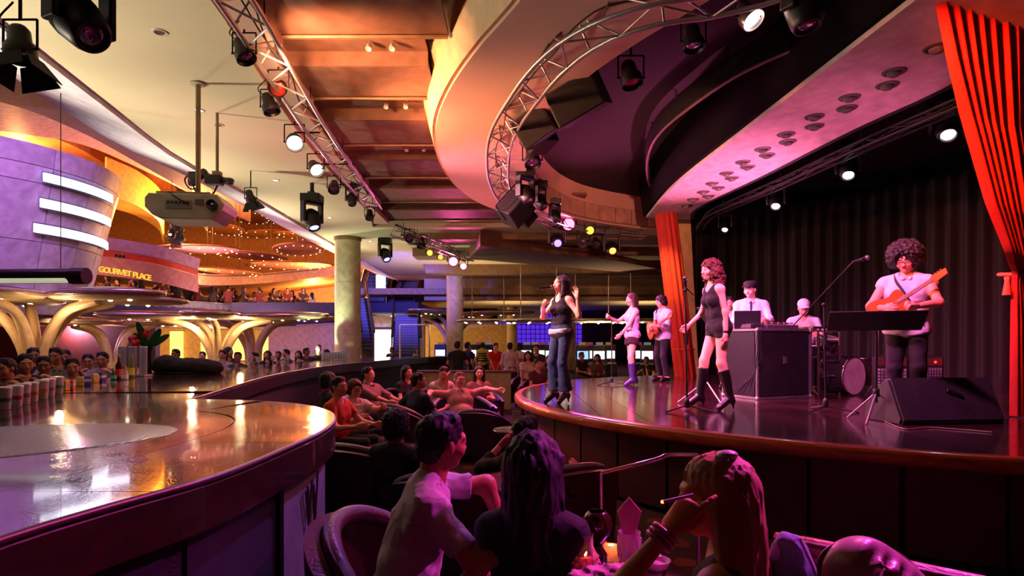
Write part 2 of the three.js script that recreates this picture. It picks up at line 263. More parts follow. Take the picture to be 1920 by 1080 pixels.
// ---------- people ----------
function nets(bones, cell, k = .035, wob) {           // smooth union of tapered capsules and ellipsoids, meshed
  const lo = V(1e9, 1e9, 1e9), hi = V(-1e9, -1e9, -1e9), mg = k + 3 * cell + (wob ? wob[0] : 0);
  for (const b of bones) {
    if (b.sub) continue;
    const r = b.s ? Math.max(...b.s) : Math.max(b.ra, b.rb);
    for (const p of [b.a, b.b]) { lo.min(V(p.x - r, p.y - r, p.z - r)); hi.max(V(p.x + r, p.y + r, p.z + r)); }
  }
  lo.subScalar(mg); hi.addScalar(mg);
  const nx = Math.ceil((hi.x - lo.x) / cell) + 1, ny = Math.ceil((hi.y - lo.y) / cell) + 1, nz = Math.ceil((hi.z - lo.z) / cell) + 1;
  const f = new Float32Array(nx * ny * nz).fill(1);
  for (const b of bones) {
    const r = (b.s ? Math.max(...b.s) : Math.max(b.ra, b.rb)) + mg, kk = b.k ?? k;
    const i0 = Math.max(0, Math.floor((Math.min(b.a.x, b.b.x) - r - lo.x) / cell)), i1 = Math.min(nx - 1, Math.ceil((Math.max(b.a.x, b.b.x) + r - lo.x) / cell));
    const j0 = Math.max(0, Math.floor((Math.min(b.a.y, b.b.y) - r - lo.y) / cell)), j1 = Math.min(ny - 1, Math.ceil((Math.max(b.a.y, b.b.y) + r - lo.y) / cell));
    const k0 = Math.max(0, Math.floor((Math.min(b.a.z, b.b.z) - r - lo.z) / cell)), k1 = Math.min(nz - 1, Math.ceil((Math.max(b.a.z, b.b.z) + r - lo.z) / cell));
    const dx = b.b.x - b.a.x, dy = b.b.y - b.a.y, dz = b.b.z - b.a.z, L2 = dx * dx + dy * dy + dz * dz, L = Math.sqrt(L2), s = b.s;
    for (let z = k0; z <= k1; z++) for (let y = j0; y <= j1; y++) for (let x = i0; x <= i1; x++) {
      const ox = lo.x + x * cell - b.a.x, oy = lo.y + y * cell - b.a.y, oz = lo.z + z * cell - b.a.z; let d;
      if (s) {
        const q0 = Math.hypot(ox / s[0], oy / s[1], oz / s[2]), q1 = Math.hypot(ox / s[0] / s[0], oy / s[1] / s[1], oz / s[2] / s[2]); d = q1 > 1e-6 ? q0 * (q0 - 1) / q1 : -Math.min(...s);
      } else {
        const t = L2 > 0 ? (ox * dx + oy * dy + oz * dz) / L2 : 0, c = t < 0 ? 0 : t > 1 ? 1 : t;
        d = Math.hypot(ox - dx * c, oy - dy * c, oz - dz * c) - (b.ra + (b.rb - b.ra) * c);
        if (b.cut && t > 1) d = Math.max(d, (t - 1) * L);
      }
      const o = (z * ny + y) * nx + x, p = f[o];
      if (b.sub) { d = -d; const h = Math.max(kk - Math.abs(p - d), 0) / kk; f[o] = Math.max(p, d) + h * h * kk / 4; }
      else { const h = Math.max(kk - Math.abs(p - d), 0) / kk; f[o] = Math.min(p, d) - h * h * kk / 4; }
    }
  }
  if (wob) for (let z = 0; z < nz; z++) for (let y = 0; y < ny; y++) for (let x = 0; x < nx; x++) {
    const o = (z * ny + y) * nx + x; if (f[o] > .2) continue; const w = wob[1], sy = wob[2] ?? 1;
    f[o] += wob[0] * (noise.noise((lo.x + x * cell) * w, (lo.y + y * cell) * w * sy, (lo.z + z * cell) * w) + .5 * noise.noise((lo.x + x * cell) * w * 2.3 + 5, (lo.y + y * cell) * w * 2.3 * sy, (lo.z + z * cell) * w * 2.3));
  }
  const id = new Int32Array(nx * ny * nz).fill(-1), pos = [], idx = [], cn = [[0, 1], [2, 3], [4, 5], [6, 7], [0, 2], [1, 3], [4, 6], [5, 7], [0, 4], [1, 5], [2, 6], [3, 7]], v = new Float32Array(8);
  for (let z = 0; z < nz - 1; z++) for (let y = 0; y < ny - 1; y++) for (let x = 0; x < nx - 1; x++) {
    let m = 0; for (let c = 0; c < 8; c++) { v[c] = f[((z + (c >> 2)) * ny + y + ((c >> 1) & 1)) * nx + x + (c & 1)]; if (v[c] < 0) m |= 1 << c; }
    if (m === 0 || m === 255) continue;
    let sx = 0, sy = 0, sz = 0, n = 0;
    for (const [p, q] of cn) if ((v[p] < 0) !== (v[q] < 0)) {
      const t = v[p] / (v[p] - v[q]); sx += (p & 1) + t * ((q & 1) - (p & 1)); sy += ((p >> 1) & 1) + t * (((q >> 1) & 1) - ((p >> 1) & 1)); sz += (p >> 2) + t * ((q >> 2) - (p >> 2)); n++;
    }
    id[(z * ny + y) * nx + x] = pos.length / 3; pos.push(lo.x + (x + sx / n) * cell, lo.y + (y + sy / n) * cell, lo.z + (z + sz / n) * cell);
  }
  const quad = (a, b, c, d, flip) => flip ? idx.push(a, c, b, a, d, c) : idx.push(a, b, c, a, c, d);
  for (let z = 1; z < nz - 1; z++) for (let y = 1; y < ny - 1; y++) for (let x = 1; x < nx - 1; x++) {
    const o = (z * ny + y) * nx + x, a = f[o] < 0;
    if (a !== (f[o + 1] < 0)) quad(id[o - nx - nx * ny], id[o - nx * ny], id[o], id[o - nx], !a);
    if (a !== (f[o + nx] < 0)) quad(id[o - 1 - nx * ny], id[o - 1], id[o], id[o - nx * ny], !a);
    if (a !== (f[o + nx * ny] < 0)) quad(id[o - 1 - nx], id[o - nx], id[o], id[o - 1], !a);
  }
  const g = new THREE.BufferGeometry(); g.setAttribute('position', new THREE.Float32BufferAttribute(pos, 3)); g.setIndex(idx); g.computeVertexNormals(); return g;
}
const B = (a, b, ra, rb = ra, o) => ({ a, b, ra, rb, ...o });
const E = (x, y, z, sx, sy, sz, o) => ({ a: V(x, y, z), b: V(x, y, z), s: [sx, sy, sz], ...o });
const lin = (h) => { const c = new THREE.Color(h); return [c.r, c.g, c.b]; };
function paint(g, fn) { const p = g.attributes.position, c = new Float32Array(p.count * 3); for (let i = 0; i < p.count; i++) c.set(fn(p.getX(i), p.getY(i), p.getZ(i)), 3 * i); g.setAttribute('color', new THREE.BufferAttribute(c, 3)); return g; }
const headCache = {}, handCache = {}, hairCache = {};
function headGeo(fem, cell) {
  const key = fem + '|' + cell; if (headCache[key]) return headCache[key];
  const w = fem ? .94 : 1, b = [E(0, .028, -.014, .077, .088, .096), E(0, -.035, .018, .059 * w, .08, .07), B(V(0, -.092, .06), V(0, -.092, .06), .02 * w), B(V(0, .008, .084), V(0, -.03, .104), .008, .0125, { k: .015 }),
    B(V(-.018, -.06, .08), V(.018, -.06, .08), .009, .009, { k: .012 })];
  for (const s of [-1, 1]) b.push(B(V(s * .02, .026, .083), V(s * .048, .022, .07), .01, .01, { k: .02 }), E(s * .042, -.03, .056, .024, .024, .024), E(s * .079, -.006, -.008, .012, .031, .02, { k: .01 }),
    B(V(s * .03, .004, .108), V(s * .034, .004, .106), .013, .013, { sub: true, k: .014 }), E(s * .031, .003, .081, .0125, .0125, .0125, { k: .004 }), E(s * .012, -.034, .098, .008, .007, .009, { k: .008 }));
  b.push(B(V(0, -.06, -.03), V(0, -.15, -.035), fem ? .046 : .054, fem ? .05 : .06));
  return headCache[key] = nets(b, cell, .03);
}
function handGeo(pose, cell) {
  const key = pose + cell; if (handCache[key]) return handCache[key];
  const C = { open: [.12, .15, .1], relaxed: [.45, .5, .35], grip: [1.15, 1.25, .7], fist: [1.45, 1.6, 1.0], point: [.9, 1.1, .6] }[pose], b = [], fan = pose === 'open' ? .16 : .03;
  [[.031, .088, .070], [.0105, .093, .079], [-.010, .088, .074], [-.029, .079, .058]].forEach(([x, y, L], i) => {
    b.push(B(V(x * .55, .01, 0), V(x, y, 0), .0155, .0115, { k: .02 }));
    let p = V(x, y, 0), a = 0, r = .0098; const side = (1.5 - i) * fan;
    [.46, .3, .24].forEach((q, j) => { a += C[j] * (pose === 'point' && i === 0 ? .15 : 1); const e = p.clone().add(V(Math.sin(side) * Math.cos(a), Math.cos(side) * Math.cos(a), Math.sin(a)).multiplyScalar(L * q)); b.push(B(p, e, r, r * .9, { k: .006 })); p = e; r *= .9; });
  });
  const t = pose === 'open' ? .5 : pose === 'relaxed' ? .2 : 0, zc = pose === 'open' ? .01 : pose === 'relaxed' ? .025 : .045;
  b.push(B(V(.014, .012, .004), V(.034 + t * .02, .045, .4 * zc), .016, .0125, { k: .02 }), B(V(.034 + t * .02, .045, .4 * zc), V(.034 + t * .055, .074, zc), .0115, .0105, { k: .008 }), B(V(.034 + t * .055, .074, zc), V(.026 + t * .08, .094, zc * 1.15), .0105, .0085, { k: .008 }));
  b.push(B(V(0, -.03, 0), V(0, .02, 0), .024, .022));
  return handCache[key] = nets(b, cell, .012);
}
const hairDefs = {
  short: { b: [E(0, .042, -.022, .086, .084, .101), E(0, -.02, -.06, .072, .07, .055), B(V(-.04, .1, .025), V(.04, .1, .025), .022), E(0, -.035, .118, .078, .112, .078, { sub: true, k: .03 })], w: [.01, 45] },
  long: { b: [E(0, .04, -.02, .09, .086, .104), B(V(-.074, .02, -.01), V(-.088, -.22, .0), .034, .03), B(V(.074, .02, -.01), V(.088, -.22, .0), .034, .03), B(V(0, 0, -.07), V(0, -.3, -.085), .075, .06), B(V(-.05, -.02, -.06), V(-.06, -.3, -.07), .05, .035), B(V(.05, -.02, -.06), V(.06, -.3, -.07), .05, .035), E(0, -.06, .11, .06, .13, .085, { sub: true, k: .02 })], w: [.012, 45, .25] },
  straight: { b: [E(0, .04, -.02, .09, .086, .104), B(V(-.07, .03, -.02), V(-.09, -.34, -.02), .036, .03), B(V(.07, .03, -.02), V(.09, -.34, -.02), .036, .03), B(V(0, 0, -.07), V(0, -.46, -.07), .07, .06), B(V(-.045, -.02, -.06), V(-.06, -.44, -.05), .05, .035), B(V(.045, -.02, -.06), V(.06, -.44, -.05), .05, .035), E(0, -.06, .11, .058, .13, .085, { sub: true, k: .02 })], w: [.009, 70, .12] },
  curly: { b: [E(0, .045, -.025, .105, .098, .118), E(-.085, -.05, -.03, .06, .1, .075), E(.085, -.05, -.03, .06, .1, .075), E(0, -.1, -.09, .12, .14, .085), E(-.09, -.19, -.05, .06, .08, .06), E(.09, -.19, -.05, .06, .08, .06), E(0, -.06, .115, .056, .12, .08, { sub: true, k: .02 })], w: [.026, 38] },
  afro: { b: [E(0, .07, -.03, .165, .14, .16), E(-.1, .0, -.05, .07, .09, .09), E(.1, .0, -.05, .07, .09, .09), E(0, -.025, .15, .08, .125, .115, { sub: true, k: .02 })], w: [.024, 34] },
  mop: { b: [E(0, .04, -.02, .1, .094, .114), E(0, -.03, -.065, .09, .085, .06), E(-.07, -.02, -.02, .04, .07, .055), E(.07, -.02, -.02, .04, .07, .055), E(0, -.05, .112, .07, .105, .075, { sub: true, k: .03 })], w: [.012, 40] },
};
function hairGeo(type, cell) { const k = type + cell; return hairCache[k] ??= nets(hairDefs[type].b, cell, .03, hairDefs[type].w); }
function ik(a, t, l1, l2, pole) {                     // two-bone limb: returns [joint, end]
  const d = t.clone().sub(a); let L = d.length(); if (L > (l1 + l2) * .995) { d.setLength((l1 + l2) * .995); L = d.length(); }
  const u = d.clone().normalize(), c = (l1 * l1 + L * L - l2 * l2) / (2 * L), h = Math.sqrt(Math.max(0, l1 * l1 - c * c)), q = pole.clone().addScaledVector(u, -pole.dot(u)).normalize();
  return [a.clone().addScaledVector(u, c).addScaledVector(q, h), a.clone().add(d)];
}
const mid = (a, b, t) => a.clone().lerp(b, t);
const cloth = (c, o) => M(c, .85, { bumpMap: weave, bumpScale: .0012, sheen: .08, ...o });
const arr = (p) => p && V(...p);
/* spec: label, pos, turn, scale, fem, skin, hair:[type,colour], p0, lean, roll, twist, head:[yaw,pitch,tilt], wl, wr (wrist targets), el, er (elbow poles), al, ar (ankles), kl, kr (knee poles),
   hands:[left,right], palmL, palmR (palm directions), top:{c,sleeve,len}, bottom:{c,len,skirt}, shoes:{c,boot,heel}, cell, build */
function person(s) {
  const g = thing('person', s.label, 'person', s.pos, s.turn ?? 0, s.group); g.scale.setScalar(s.scale ?? 1);
  const cell = s.cell ?? .014, fem = s.fem ?? false, bw = s.build ?? 1, sw = (fem ? .152 : .178) * (.5 + .5 * bw), seated = s.seated;
  const p0 = arr(s.p0) ?? (seated ? V(0, .55, 0) : V(0, .93 + (s.shoes?.heel ?? 0), 0));
  const T = new THREE.Matrix4().makeTranslation(p0.x, p0.y, p0.z).multiply(new THREE.Matrix4().makeRotationFromEuler(new THREE.Euler(s.lean ?? 0, s.twist ?? 0, s.roll ?? 0, 'YXZ')));
  const t = (x, y, z) => V(x, y, z).applyMatrix4(T);
  const hd = s.head ?? [0, 0, 0], HM = T.clone().multiply(new THREE.Matrix4().makeTranslation(0, .555, -.0)).multiply(new THREE.Matrix4().makeRotationFromEuler(new THREE.Euler((hd[1] ?? 0) - (s.lean ?? 0) * .6, hd[0], hd[2] ?? 0, 'YXZ'))).multiply(new THREE.Matrix4().makeTranslation(0, .108, .02));
  const SL = t(sw, .425, -.005), SR = t(-sw, .425, -.005);
  const tw = (q) => q;
  const [eL, wL] = ik(SL, tw(arr(s.wl)) ?? (seated ? V(.16, .7, .34) : V(.24, .86, .07)), .28, .245, arr(s.el) ?? V(.5, -.6, -.6));
  const [eR, wR] = ik(SR, tw(arr(s.wr)) ?? (seated ? V(-.16, .7, .34) : V(-.24, .86, .07)), .28, .245, arr(s.er) ?? V(-.5, -.6, -.6));
  const hL = V(p0.x + .088, p0.y - .02, p0.z), hR = V(p0.x - .088, p0.y - .02, p0.z), heel = s.shoes?.heel ?? 0;
  const [kL, aL] = ik(hL, arr(s.al) ?? (seated ? V(.13, .085, .42) : V(.1, .085 + heel, -.02)), .425, .415, arr(s.kl) ?? V(.1, .25, 1));
  const [kR, aR] = ik(hR, arr(s.ar) ?? (seated ? V(-.13, .085, .42) : V(-.1, .085 + heel, -.02)), .425, .415, arr(s.kr) ?? V(-.1, .25, 1));
  const tL = V(aL.x + .025, aL.y - .055 - heel * .95, aL.z + .15), tR = V(aR.x - .025, aR.y - .055 - heel * .95, aR.z + .15);
  const ch = fem ? .088 : .1;
  const torso = (e) => [B(t(.068 * bw, -.02, .0), t(-.068 * bw, -.02, .0), .108 * bw + e), B(t(.045 * bw, .14, 0), t(-.045 * bw, .14, 0), (fem ? .09 : .108) * bw + e), B(t(.07 * bw, .31, .005), t(-.07 * bw, .31, .005), ch * bw + e), B(t(.07, .3, -.005), t(.045, .1, 0), ch * bw + e - .008), B(t(-.07, .3, -.005), t(-.045, .1, 0), ch * bw + e - .008),
    B(t(.02, .475, -.012), SL, .06 + e * .7, .056 + e), B(t(-.02, .475, -.012), SR, .06 + e * .7, .056 + e), B(t(.07, .4, 0), t(-.07, .4, 0), .078 + e), ...(fem ? [B(t(.07, .305, .072), t(.07, .305, .072), .05 + e), B(t(-.07, .305, .072), t(-.07, .305, .072), .05 + e)] : []), ...(bw > 1.1 ? [E(...t(0, .1, .05).toArray(), .15 * bw + e, .16 + e, .13 * bw + e)] : [])];
  const ar = (fem ? .84 : 1) * (.5 + .5 * bw), arm = (S, e, w, fr, x, cut) => { const o = []; const a = Math.min(fr, 1); if (a > 0) o.push(B(S, mid(S, e, a), .052 * ar + x, (.052 - .014 * a) * ar + x, { cut: cut && fr <= 1 })); if (fr > 1) { const b = fr - 1; o.push(B(e, mid(e, w, b), .04 * ar + x, (.04 - .014 * b) * ar + x, { cut })); } return o; };
  const lr = (fem ? .95 : 1) * (.4 + .6 * bw), leg = (h, k, a, fr, x, cut, flare = 0) => { const o = []; const q = Math.min(fr, 1); o.push(B(h, mid(h, k, q), .088 * lr + x, (.088 - .032 * q) * lr + x, { cut: cut && fr <= 1 })); if (fr > 1) { const b = Math.min(fr - 1, 1), c = mid(k, a, b); o.push(B(k, c, .055 * lr + x, (.055 - .019 * b) * lr + x + flare, { cut })); if (!cut || b > .4) o.push(B(mid(k, a, .12).add(V(0, 0, -.014)), mid(k, a, Math.min(.45, b)).add(V(0, 0, -.01)), .048 * lr + x, .042 * lr + x)); } return o; };
  // body: one surface, the head and both hands merged in
  const skin = s.skin ?? 0xd9a684, sk = lin(skin), lip = lin(fem ? 0xb04848 : 0xb87668), dark = lin(0x17100d), eyeW = sk.map((v, i) => v * .45 + lin(0xcfc6bc)[i] * .3), brow = lin(s.hair?.[1] ?? 0x1c1410);
  const bones = [...torso(0), B(t(0, .46, -.012), V(0, -.1, -.03).applyMatrix4(HM), .056, .05), ...arm(SL, eL, wL, 2, 0), ...arm(SR, eR, wR, 2, 0), ...leg(hL, kL, aL, 2, 0), ...leg(hR, kR, aR, 2, 0), B(aL, tL, .036, .026), B(aR, tR, .036, .026), B(aL, V(aL.x, aL.y - .045, aL.z - .03), .032, .028), B(aR, V(aR.x, aR.y - .045, aR.z - .03), .032, .028)];
  const parts = [paint(nets(bones, cell, .035), () => sk)];
  const hc = s.headCell ?? Math.max(.0065, cell * .55);
  parts.push(paint(headGeo(fem, hc).clone(), (x, y, z) => {
    const ex = Math.abs(Math.abs(x) - .031), ey = y - .003;
    if (z > .074 && ex < .012 && Math.abs(ey) < .006) return ex < .005 ? dark : eyeW;
    if (z > .06 && ex < .02 && y > .021 && y < .031) return brow;
    if (z > .075 && Math.abs(x) < .024 && Math.abs(y + .06) < .009) return lip;
    return sk;
  }).applyMatrix4(HM));
  const hand = (w, e, sgn, pose, palm) => {
    const y = w.clone().sub(e).normalize(), zz = (arr(palm) ?? V(-sgn * .8, 0, .4)).clone(); zz.addScaledVector(y, -zz.dot(y)).normalize(); const x = y.clone().cross(zz);
    const m = new THREE.Matrix4().makeBasis(x, y, zz).setPosition(w), gg = handGeo(pose, s.handCell ?? Math.max(.0055, cell * .5)).clone();
    if (sgn > 0) { gg.scale(-1, 1, 1); const ix = gg.index.array.slice(); for (let i = 0; i < ix.length; i += 3) { const q = ix[i + 1]; ix[i + 1] = ix[i + 2]; ix[i + 2] = q; } gg.setIndex(new THREE.BufferAttribute(ix, 1)); gg.computeVertexNormals(); }
    const hs = fem ? .94 : 1.03; gg.scale(hs, hs, hs); return paint(gg.applyMatrix4(m), () => sk);
  };
  parts.push(hand(wL, eL, 1, s.hands?.[0] ?? 'relaxed', s.palmL), hand(wR, eR, -1, s.hands?.[1] ?? 'relaxed', s.palmR));
  obj('body', parts, M(0xffffff, .55, { vertexColors: true, map: null }), g);
  // clothing and hair
  const tp = s.top, bt = s.bottom, sh = s.shoes ?? { c: 0x15110f };
  if (tp) {
    const x = tp.fit ?? .017, sl = tp.sleeve ?? .5, b = [...torso(x).map((q, i) => (i === 0 && tp.crop ? null : tp.strap && (i === 5 || i === 6) ? B(q.a, mid(q.a, q.b, .45), q.ra * .92, q.ra * .85) : q)).filter(Boolean)];
    if (sl > 0) b.push(...arm(SL, eL, wL, sl, x * .75, true), ...arm(SR, eR, wR, sl, x * .75, true));
    if (tp.hem) b.push(B(t(.06 * bw, .0, 0), t(.075 * bw, -tp.hem, 0), .1 * bw + x, .105 * bw + x, { cut: true }), B(t(-.06 * bw, .0, 0), t(-.075 * bw, -tp.hem, 0), .1 * bw + x, .105 * bw + x, { cut: true }));
    if (tp.strap) b.push(E(...t(0, .5, .04).toArray(), .075, .1, .1, { sub: true, k: .02 }));
    else b.push(E(...t(0, .52, .04).toArray(), .06, .075, .08, { sub: true, k: .015 }));
    obj(tp.name ?? 'shirt', nets(b, cell, .03, tp.folds ?? [.006, 16]), cloth(tp.c, tp.m), g);
    if (tp.collar) obj('collar', nets([B(t(.066, .5, -.025), t(.03, .462, .08), .022, .02), B(t(-.066, .5, -.025), t(-.03, .462, .08), .022, .02), B(t(.06, .51, -.045), t(-.06, .51, -.045), .024)], Math.max(.008, cell * .7), .01), cloth(tp.collar), g);
    if (tp.tie) obj('tie', nets([B(t(0, .47, .085), t(0, .2, .125), .014, .03), E(...t(0, .46, .09).toArray(), .02, .018, .016)], .008, .01), cloth(tp.tie), g);
    if (tp.sash) obj('sash', nets([B(t(.09 * bw, .03, .03), t(-.09 * bw, .0, .03), .105 * bw, .105 * bw, {}), E(...t(0, .1, 0).toArray(), .3, .075, .3, { sub: true, k: .01 }), E(...t(0, -.115, 0).toArray(), .3, .08, .3, { sub: true, k: .01 })], cell, .03), cloth(tp.sash), g);
  }
  if (bt) {
    const x = bt.fit ?? .009, b = [...torso(x).slice(0, 1), B(t(.05 * bw, .06, 0), t(-.05 * bw, .06, 0), .1 * bw + x), E(...t(0, .21, 0).toArray(), .3, .11, .3, { sub: true, k: .01 })];
    if (bt.skirt) b.splice(2, 0, B(t(.055, 0, 0), mid(hL, kL, bt.skirt).add(V(.0, 0, 0)), .112, .118, { cut: true }), B(t(-.055, 0, 0), mid(hR, kR, bt.skirt), .112, .118, { cut: true }));
    else b.splice(2, 0, ...leg(hL, kL, aL, bt.len ?? 1.93, x, true, bt.flare ?? .012), ...leg(hR, kR, aR, bt.len ?? 1.93, x, true, bt.flare ?? .012));
    obj(bt.name ?? (bt.skirt ? 'skirt' : 'trousers'), nets(b, cell, .03, [.006, 14]), cloth(bt.c, bt.m), g);
  }
  if (sh) for (const [a, k, q] of [[aL, kL, tL], [aR, kR, tR]]) {
    const b = [B(V(a.x, a.y - .012, a.z), q, .043, .037), B(V(a.x, a.y - .045, a.z - .03), V(a.x, a.y - .02, a.z - .01), .039, .041)];
    if (heel > .03) b.push(B(V(a.x, q.y + heel * .8, a.z - .035), V(a.x, q.y - .012, a.z - .045), .02, .01));
    if (sh.boot) b.push(...leg(k, a, a, 1, .0, true).slice(0, 0), B(a, mid(a, k, sh.boot), .046, .064, { cut: true }), B(mid(k, a, .6).add(V(0, 0, -.012)), mid(k, a, .32).add(V(0, 0, -.012)), .05, .056));
    obj(sh.boot ? 'boot' : 'shoe', nets(b, Math.min(cell, .012), .02), M(sh.c, .35), g);
  }
  if (s.hair?.[0]) obj('hair', hairGeo(s.hair[0], Math.max(.008, hc)).clone().applyMatrix4(HM), M(s.hair[1], .68), g);
  g.updateMatrixWorld(true);
  g.userData_ = undefined; delete g.userData_;
  return { g, HM, wL, wR, eL, eR, SL, SR, kL, kR, aL, aR, t, world: (v) => v.clone().applyMatrix4(g.matrixWorld), headM: g.matrixWorld.clone().multiply(HM) };
}
// ---------- trusses and stage lighting ----------
const unitBrace = ready(new THREE.CylinderGeometry(.011, .011, 1, 6));
function truss(label, pts, w, m, step = .42, drop = null) {
  const t = thing('lighting_truss', label, 'truss'), c = new THREE.CatmullRomCurve3(pts, false, 'centripetal'), L = c.getLength(), n = Math.max(4, Math.round(L / step)), row = [[], [], []];
  for (let i = 0; i <= n; i++) {
    const p = c.getPointAt(i / n), d = c.getTangentAt(i / n), s = V(-d.z, 0, d.x).normalize();
    row[0].push(p.clone().addScaledVector(s, w / 2)); row[1].push(p.clone().addScaledVector(s, -w / 2)); row[2].push(p.clone().add(V(0, w * .86, 0)));
  }
  for (const r of row) obj('chord', tube(r, .024, 8, n * 2), m, t);
  const br = (a, b) => { const o = obj('brace', unitBrace, m, t), d = b.clone().sub(a); o.position.copy(a).add(b).multiplyScalar(.5); o.scale.y = d.length(); o.quaternion.setFromUnitVectors(V(0, 1, 0), d.normalize()); };
  for (let i = 0; i < n; i++) { br(row[0][i], row[2][i + (i % 2 ? 0 : 1)]); br(row[1][i], row[2][i + (i % 2 ? 1 : 0)]); br(row[0][i + (i % 2)], row[1][i + 1 - (i % 2)]); }
  if (drop) for (let i = 1; i < n; i += Math.round(n / 6)) obj('hanger', rod(row[2][i], V(row[2][i].x, drop, row[2][i].z), .008), darkSteel, t);
  const cab = []; for (let k = 0; k < 3; k++) cab.push(tube(row[2].map((p, i) => V(p.x + .04 * Math.sin(i * 1.3 + k * 2), p.y - .03 - .05 * k - .03 * Math.sin(i * 2.1 + k), p.z + .04 * Math.cos(i + k))), .009, 5, n * 3)); obj('cable', cab, blackMatt, t);
  return { t, c };
}
const trussM = M(0xb2aca6, .35, { metal: .75, map: null });
const tl = truss('straight silver lighting truss along the coffered ceiling edge', [V(-2.15, 4.52, -1.5), ...[[440, 0], [520, 130], [590, 240], [650, 322], [702, 392]].map(([a, b]) => G(a, b, CY + 2.85))], .3, trussM, .4, TOP + .1);
const ring = truss('curved silver ring truss hung round the stage', [V(3.9, 4.5, -2.5), ...[[1370, 0], [1230, 22], [1100, 62], [1015, 122], [960, 192], [927, 250], [919, 300], [926, 350], [950, 385], [1000, 410], [1065, 432], [1195, 445]].map(([a, b]) => G(a, b, CY + 2.8))].map((v) => V(v.x + .12, v.y, v.z)), .34, trussM, .44, SO + .02);
const tf = truss('short lighting truss under the far brown beam', [G(742, 440, 4.4), G(800, 462, 4.4), G(880, 490, 4.4)], .3, trussM, .45, TOP - .1);
const tb = truss('black pipe truss along the back of the proscenium', prB.filter((v, i) => i > 6 && i % 4 === 0).map((v) => V(v.x + .25, PR - .28, v.z)), .16, M(0x2b2a2a, .45, { metal: .6 }), .5, PR - .06);
const housing = M(0x1d1b1c, .42), bright = M(0x8c8a8a, .25, { metal: .85, map: null });
const aimQ = (o, dir, base = V(0, -1, 0)) => o.quaternion.setFromUnitVectors(base, dir.clone().normalize());
let hangY = 4.56;
function parCan(px, py, d, dir, size, label, o = {}) {
  const p = P(px, py, d), t = thing('par_can', label, 'stage light', p), s = size, q = new THREE.Quaternion().setFromUnitVectors(V(0, -1, 0), arr(dir).normalize()), R = (g) => g.applyQuaternion(q);
  const bm = o.body ?? black;
  obj('housing', R(lathe([[0, s * 1.0], [s * .3, s * .98], [s * .42, s * .8], [s * .44, s * .3], [s * .6, s * .05], [s * .62, -s * .45], [s * .57, -s * .45], [s * .5, 0], [0, .02]], 20)), bm, t);
  obj('lens', R(ball(s * .53, 0, -s * .16, 0, [1, .32, 1], 16)), o.lit ? lamp(o.lit, o.power ?? 12) : o.lens ?? lens, t);
  obj('yoke', [rod(V(-s * .72, -.0, 0), V(-s * .72, s * 1.25, 0), s * .05), rod(V(s * .72, 0, 0), V(s * .72, s * 1.25, 0), s * .05), rod(V(-s * .72, s * 1.25, 0), V(s * .72, s * 1.25, 0), s * .05), rod(V(0, s * 1.25, 0), V(0, Math.max(s * (o.stem ?? 1.45), hangY - p.y), 0), s * .07), ...(o.arm ? [rod(V(0, hangY - p.y, 0), V(o.arm[0], hangY - p.y, o.arm[1]), s * .07)] : []), rod(V(-s * .78, 0, 0), V(s * .78, 0, 0), s * .06)], o.yoke ?? blackMatt, t);
  if (o.barn) for (let k = 0; k < 4; k++) obj('barn_door', R(panel([[-s * .5, 0], [s * .5, 0], [s * .85, -s * 1.0], [-s * .85, -s * 1.0]], .006).rotateX(-.5).translate(0, -s * .45, s * .58).rotateY(k * Math.PI / 2)), blackMatt, t);
  if (o.cable) obj('cable', tube([V(0, s * .9, 0).applyQuaternion(q), V(-s * .6, s * .9, .02), V(-s * .9, s * 1.3, 0), V(-s * .3, s * 2.0, 0)], s * .04, 6), blackMatt, t);
  if (o.light) { const v = arr(dir).normalize(); spot(o.lit, o.light, p.clone().addScaledVector(v, s * .75), p.clone().add(v.multiplyScalar(4)), o.cone ?? .95, .9, 4); }
  return t;
}
function movingHead(px, py, d, dir, size, label, o = {}) {
  const p = P(px, py, d), t = thing('moving_head', label, 'stage light', p), s = size, v = arr(dir).normalize(), q = new THREE.Quaternion().setFromUnitVectors(V(0, -1, 0), v), R = (g) => g.applyQuaternion(q), yaw = Math.atan2(v.x, v.z);
  obj('base', [rbox(s * 1.15, s * .5, s * 1.0, s * .06, 0, s * 1.25, 0), box(s * .4, s * .2, s * .4, 0, s * 1.55, 0), ...(hangY - p.y > s * 1.6 ? [rod(V(0, s * 1.5, 0), V(0, hangY - p.y, 0), s * .12)] : [])], o.body ?? black, t);
  obj('yoke', [-1, 1].map((k) => rbox(s * .16, s * 1.25, s * .45, s * .05, k * s * .58, s * .45, 0)).concat(rbox(s * 1.3, s * .16, s * .5, s * .05, 0, s * .98, 0)).map((g) => g.rotateY(yaw)), o.body ?? black, t);
  obj('head', R(lathe([[0, s * .62], [s * .3, s * .6], [s * .44, s * .4], [s * .48, 0], [s * .42, -s * .45], [s * .36, -s * .62], [s * .3, -s * .62], [s * .28, -s * .5], [0, -s * .5]], 24)), o.body ?? black, t);
  obj('lens', R(ball(s * .27, 0, -s * .52, 0, [1, .3, 1], 16)), o.lit ? lamp(o.lit, o.power ?? 14) : lens, t);
  for (const k of [.1, .2, .3]) obj('cooling_fin', R(lathe([[s * .47, s * k], [s * .5, s * (k + .03)], [s * .46, s * (k + .06)]], 24)), blackMatt, t);
  if (o.light) spot(o.lit, o.light, p.clone().addScaledVector(v, s * .85), p.clone().addScaledVector(v, 4), .6, .8, 4);
  return t;
}
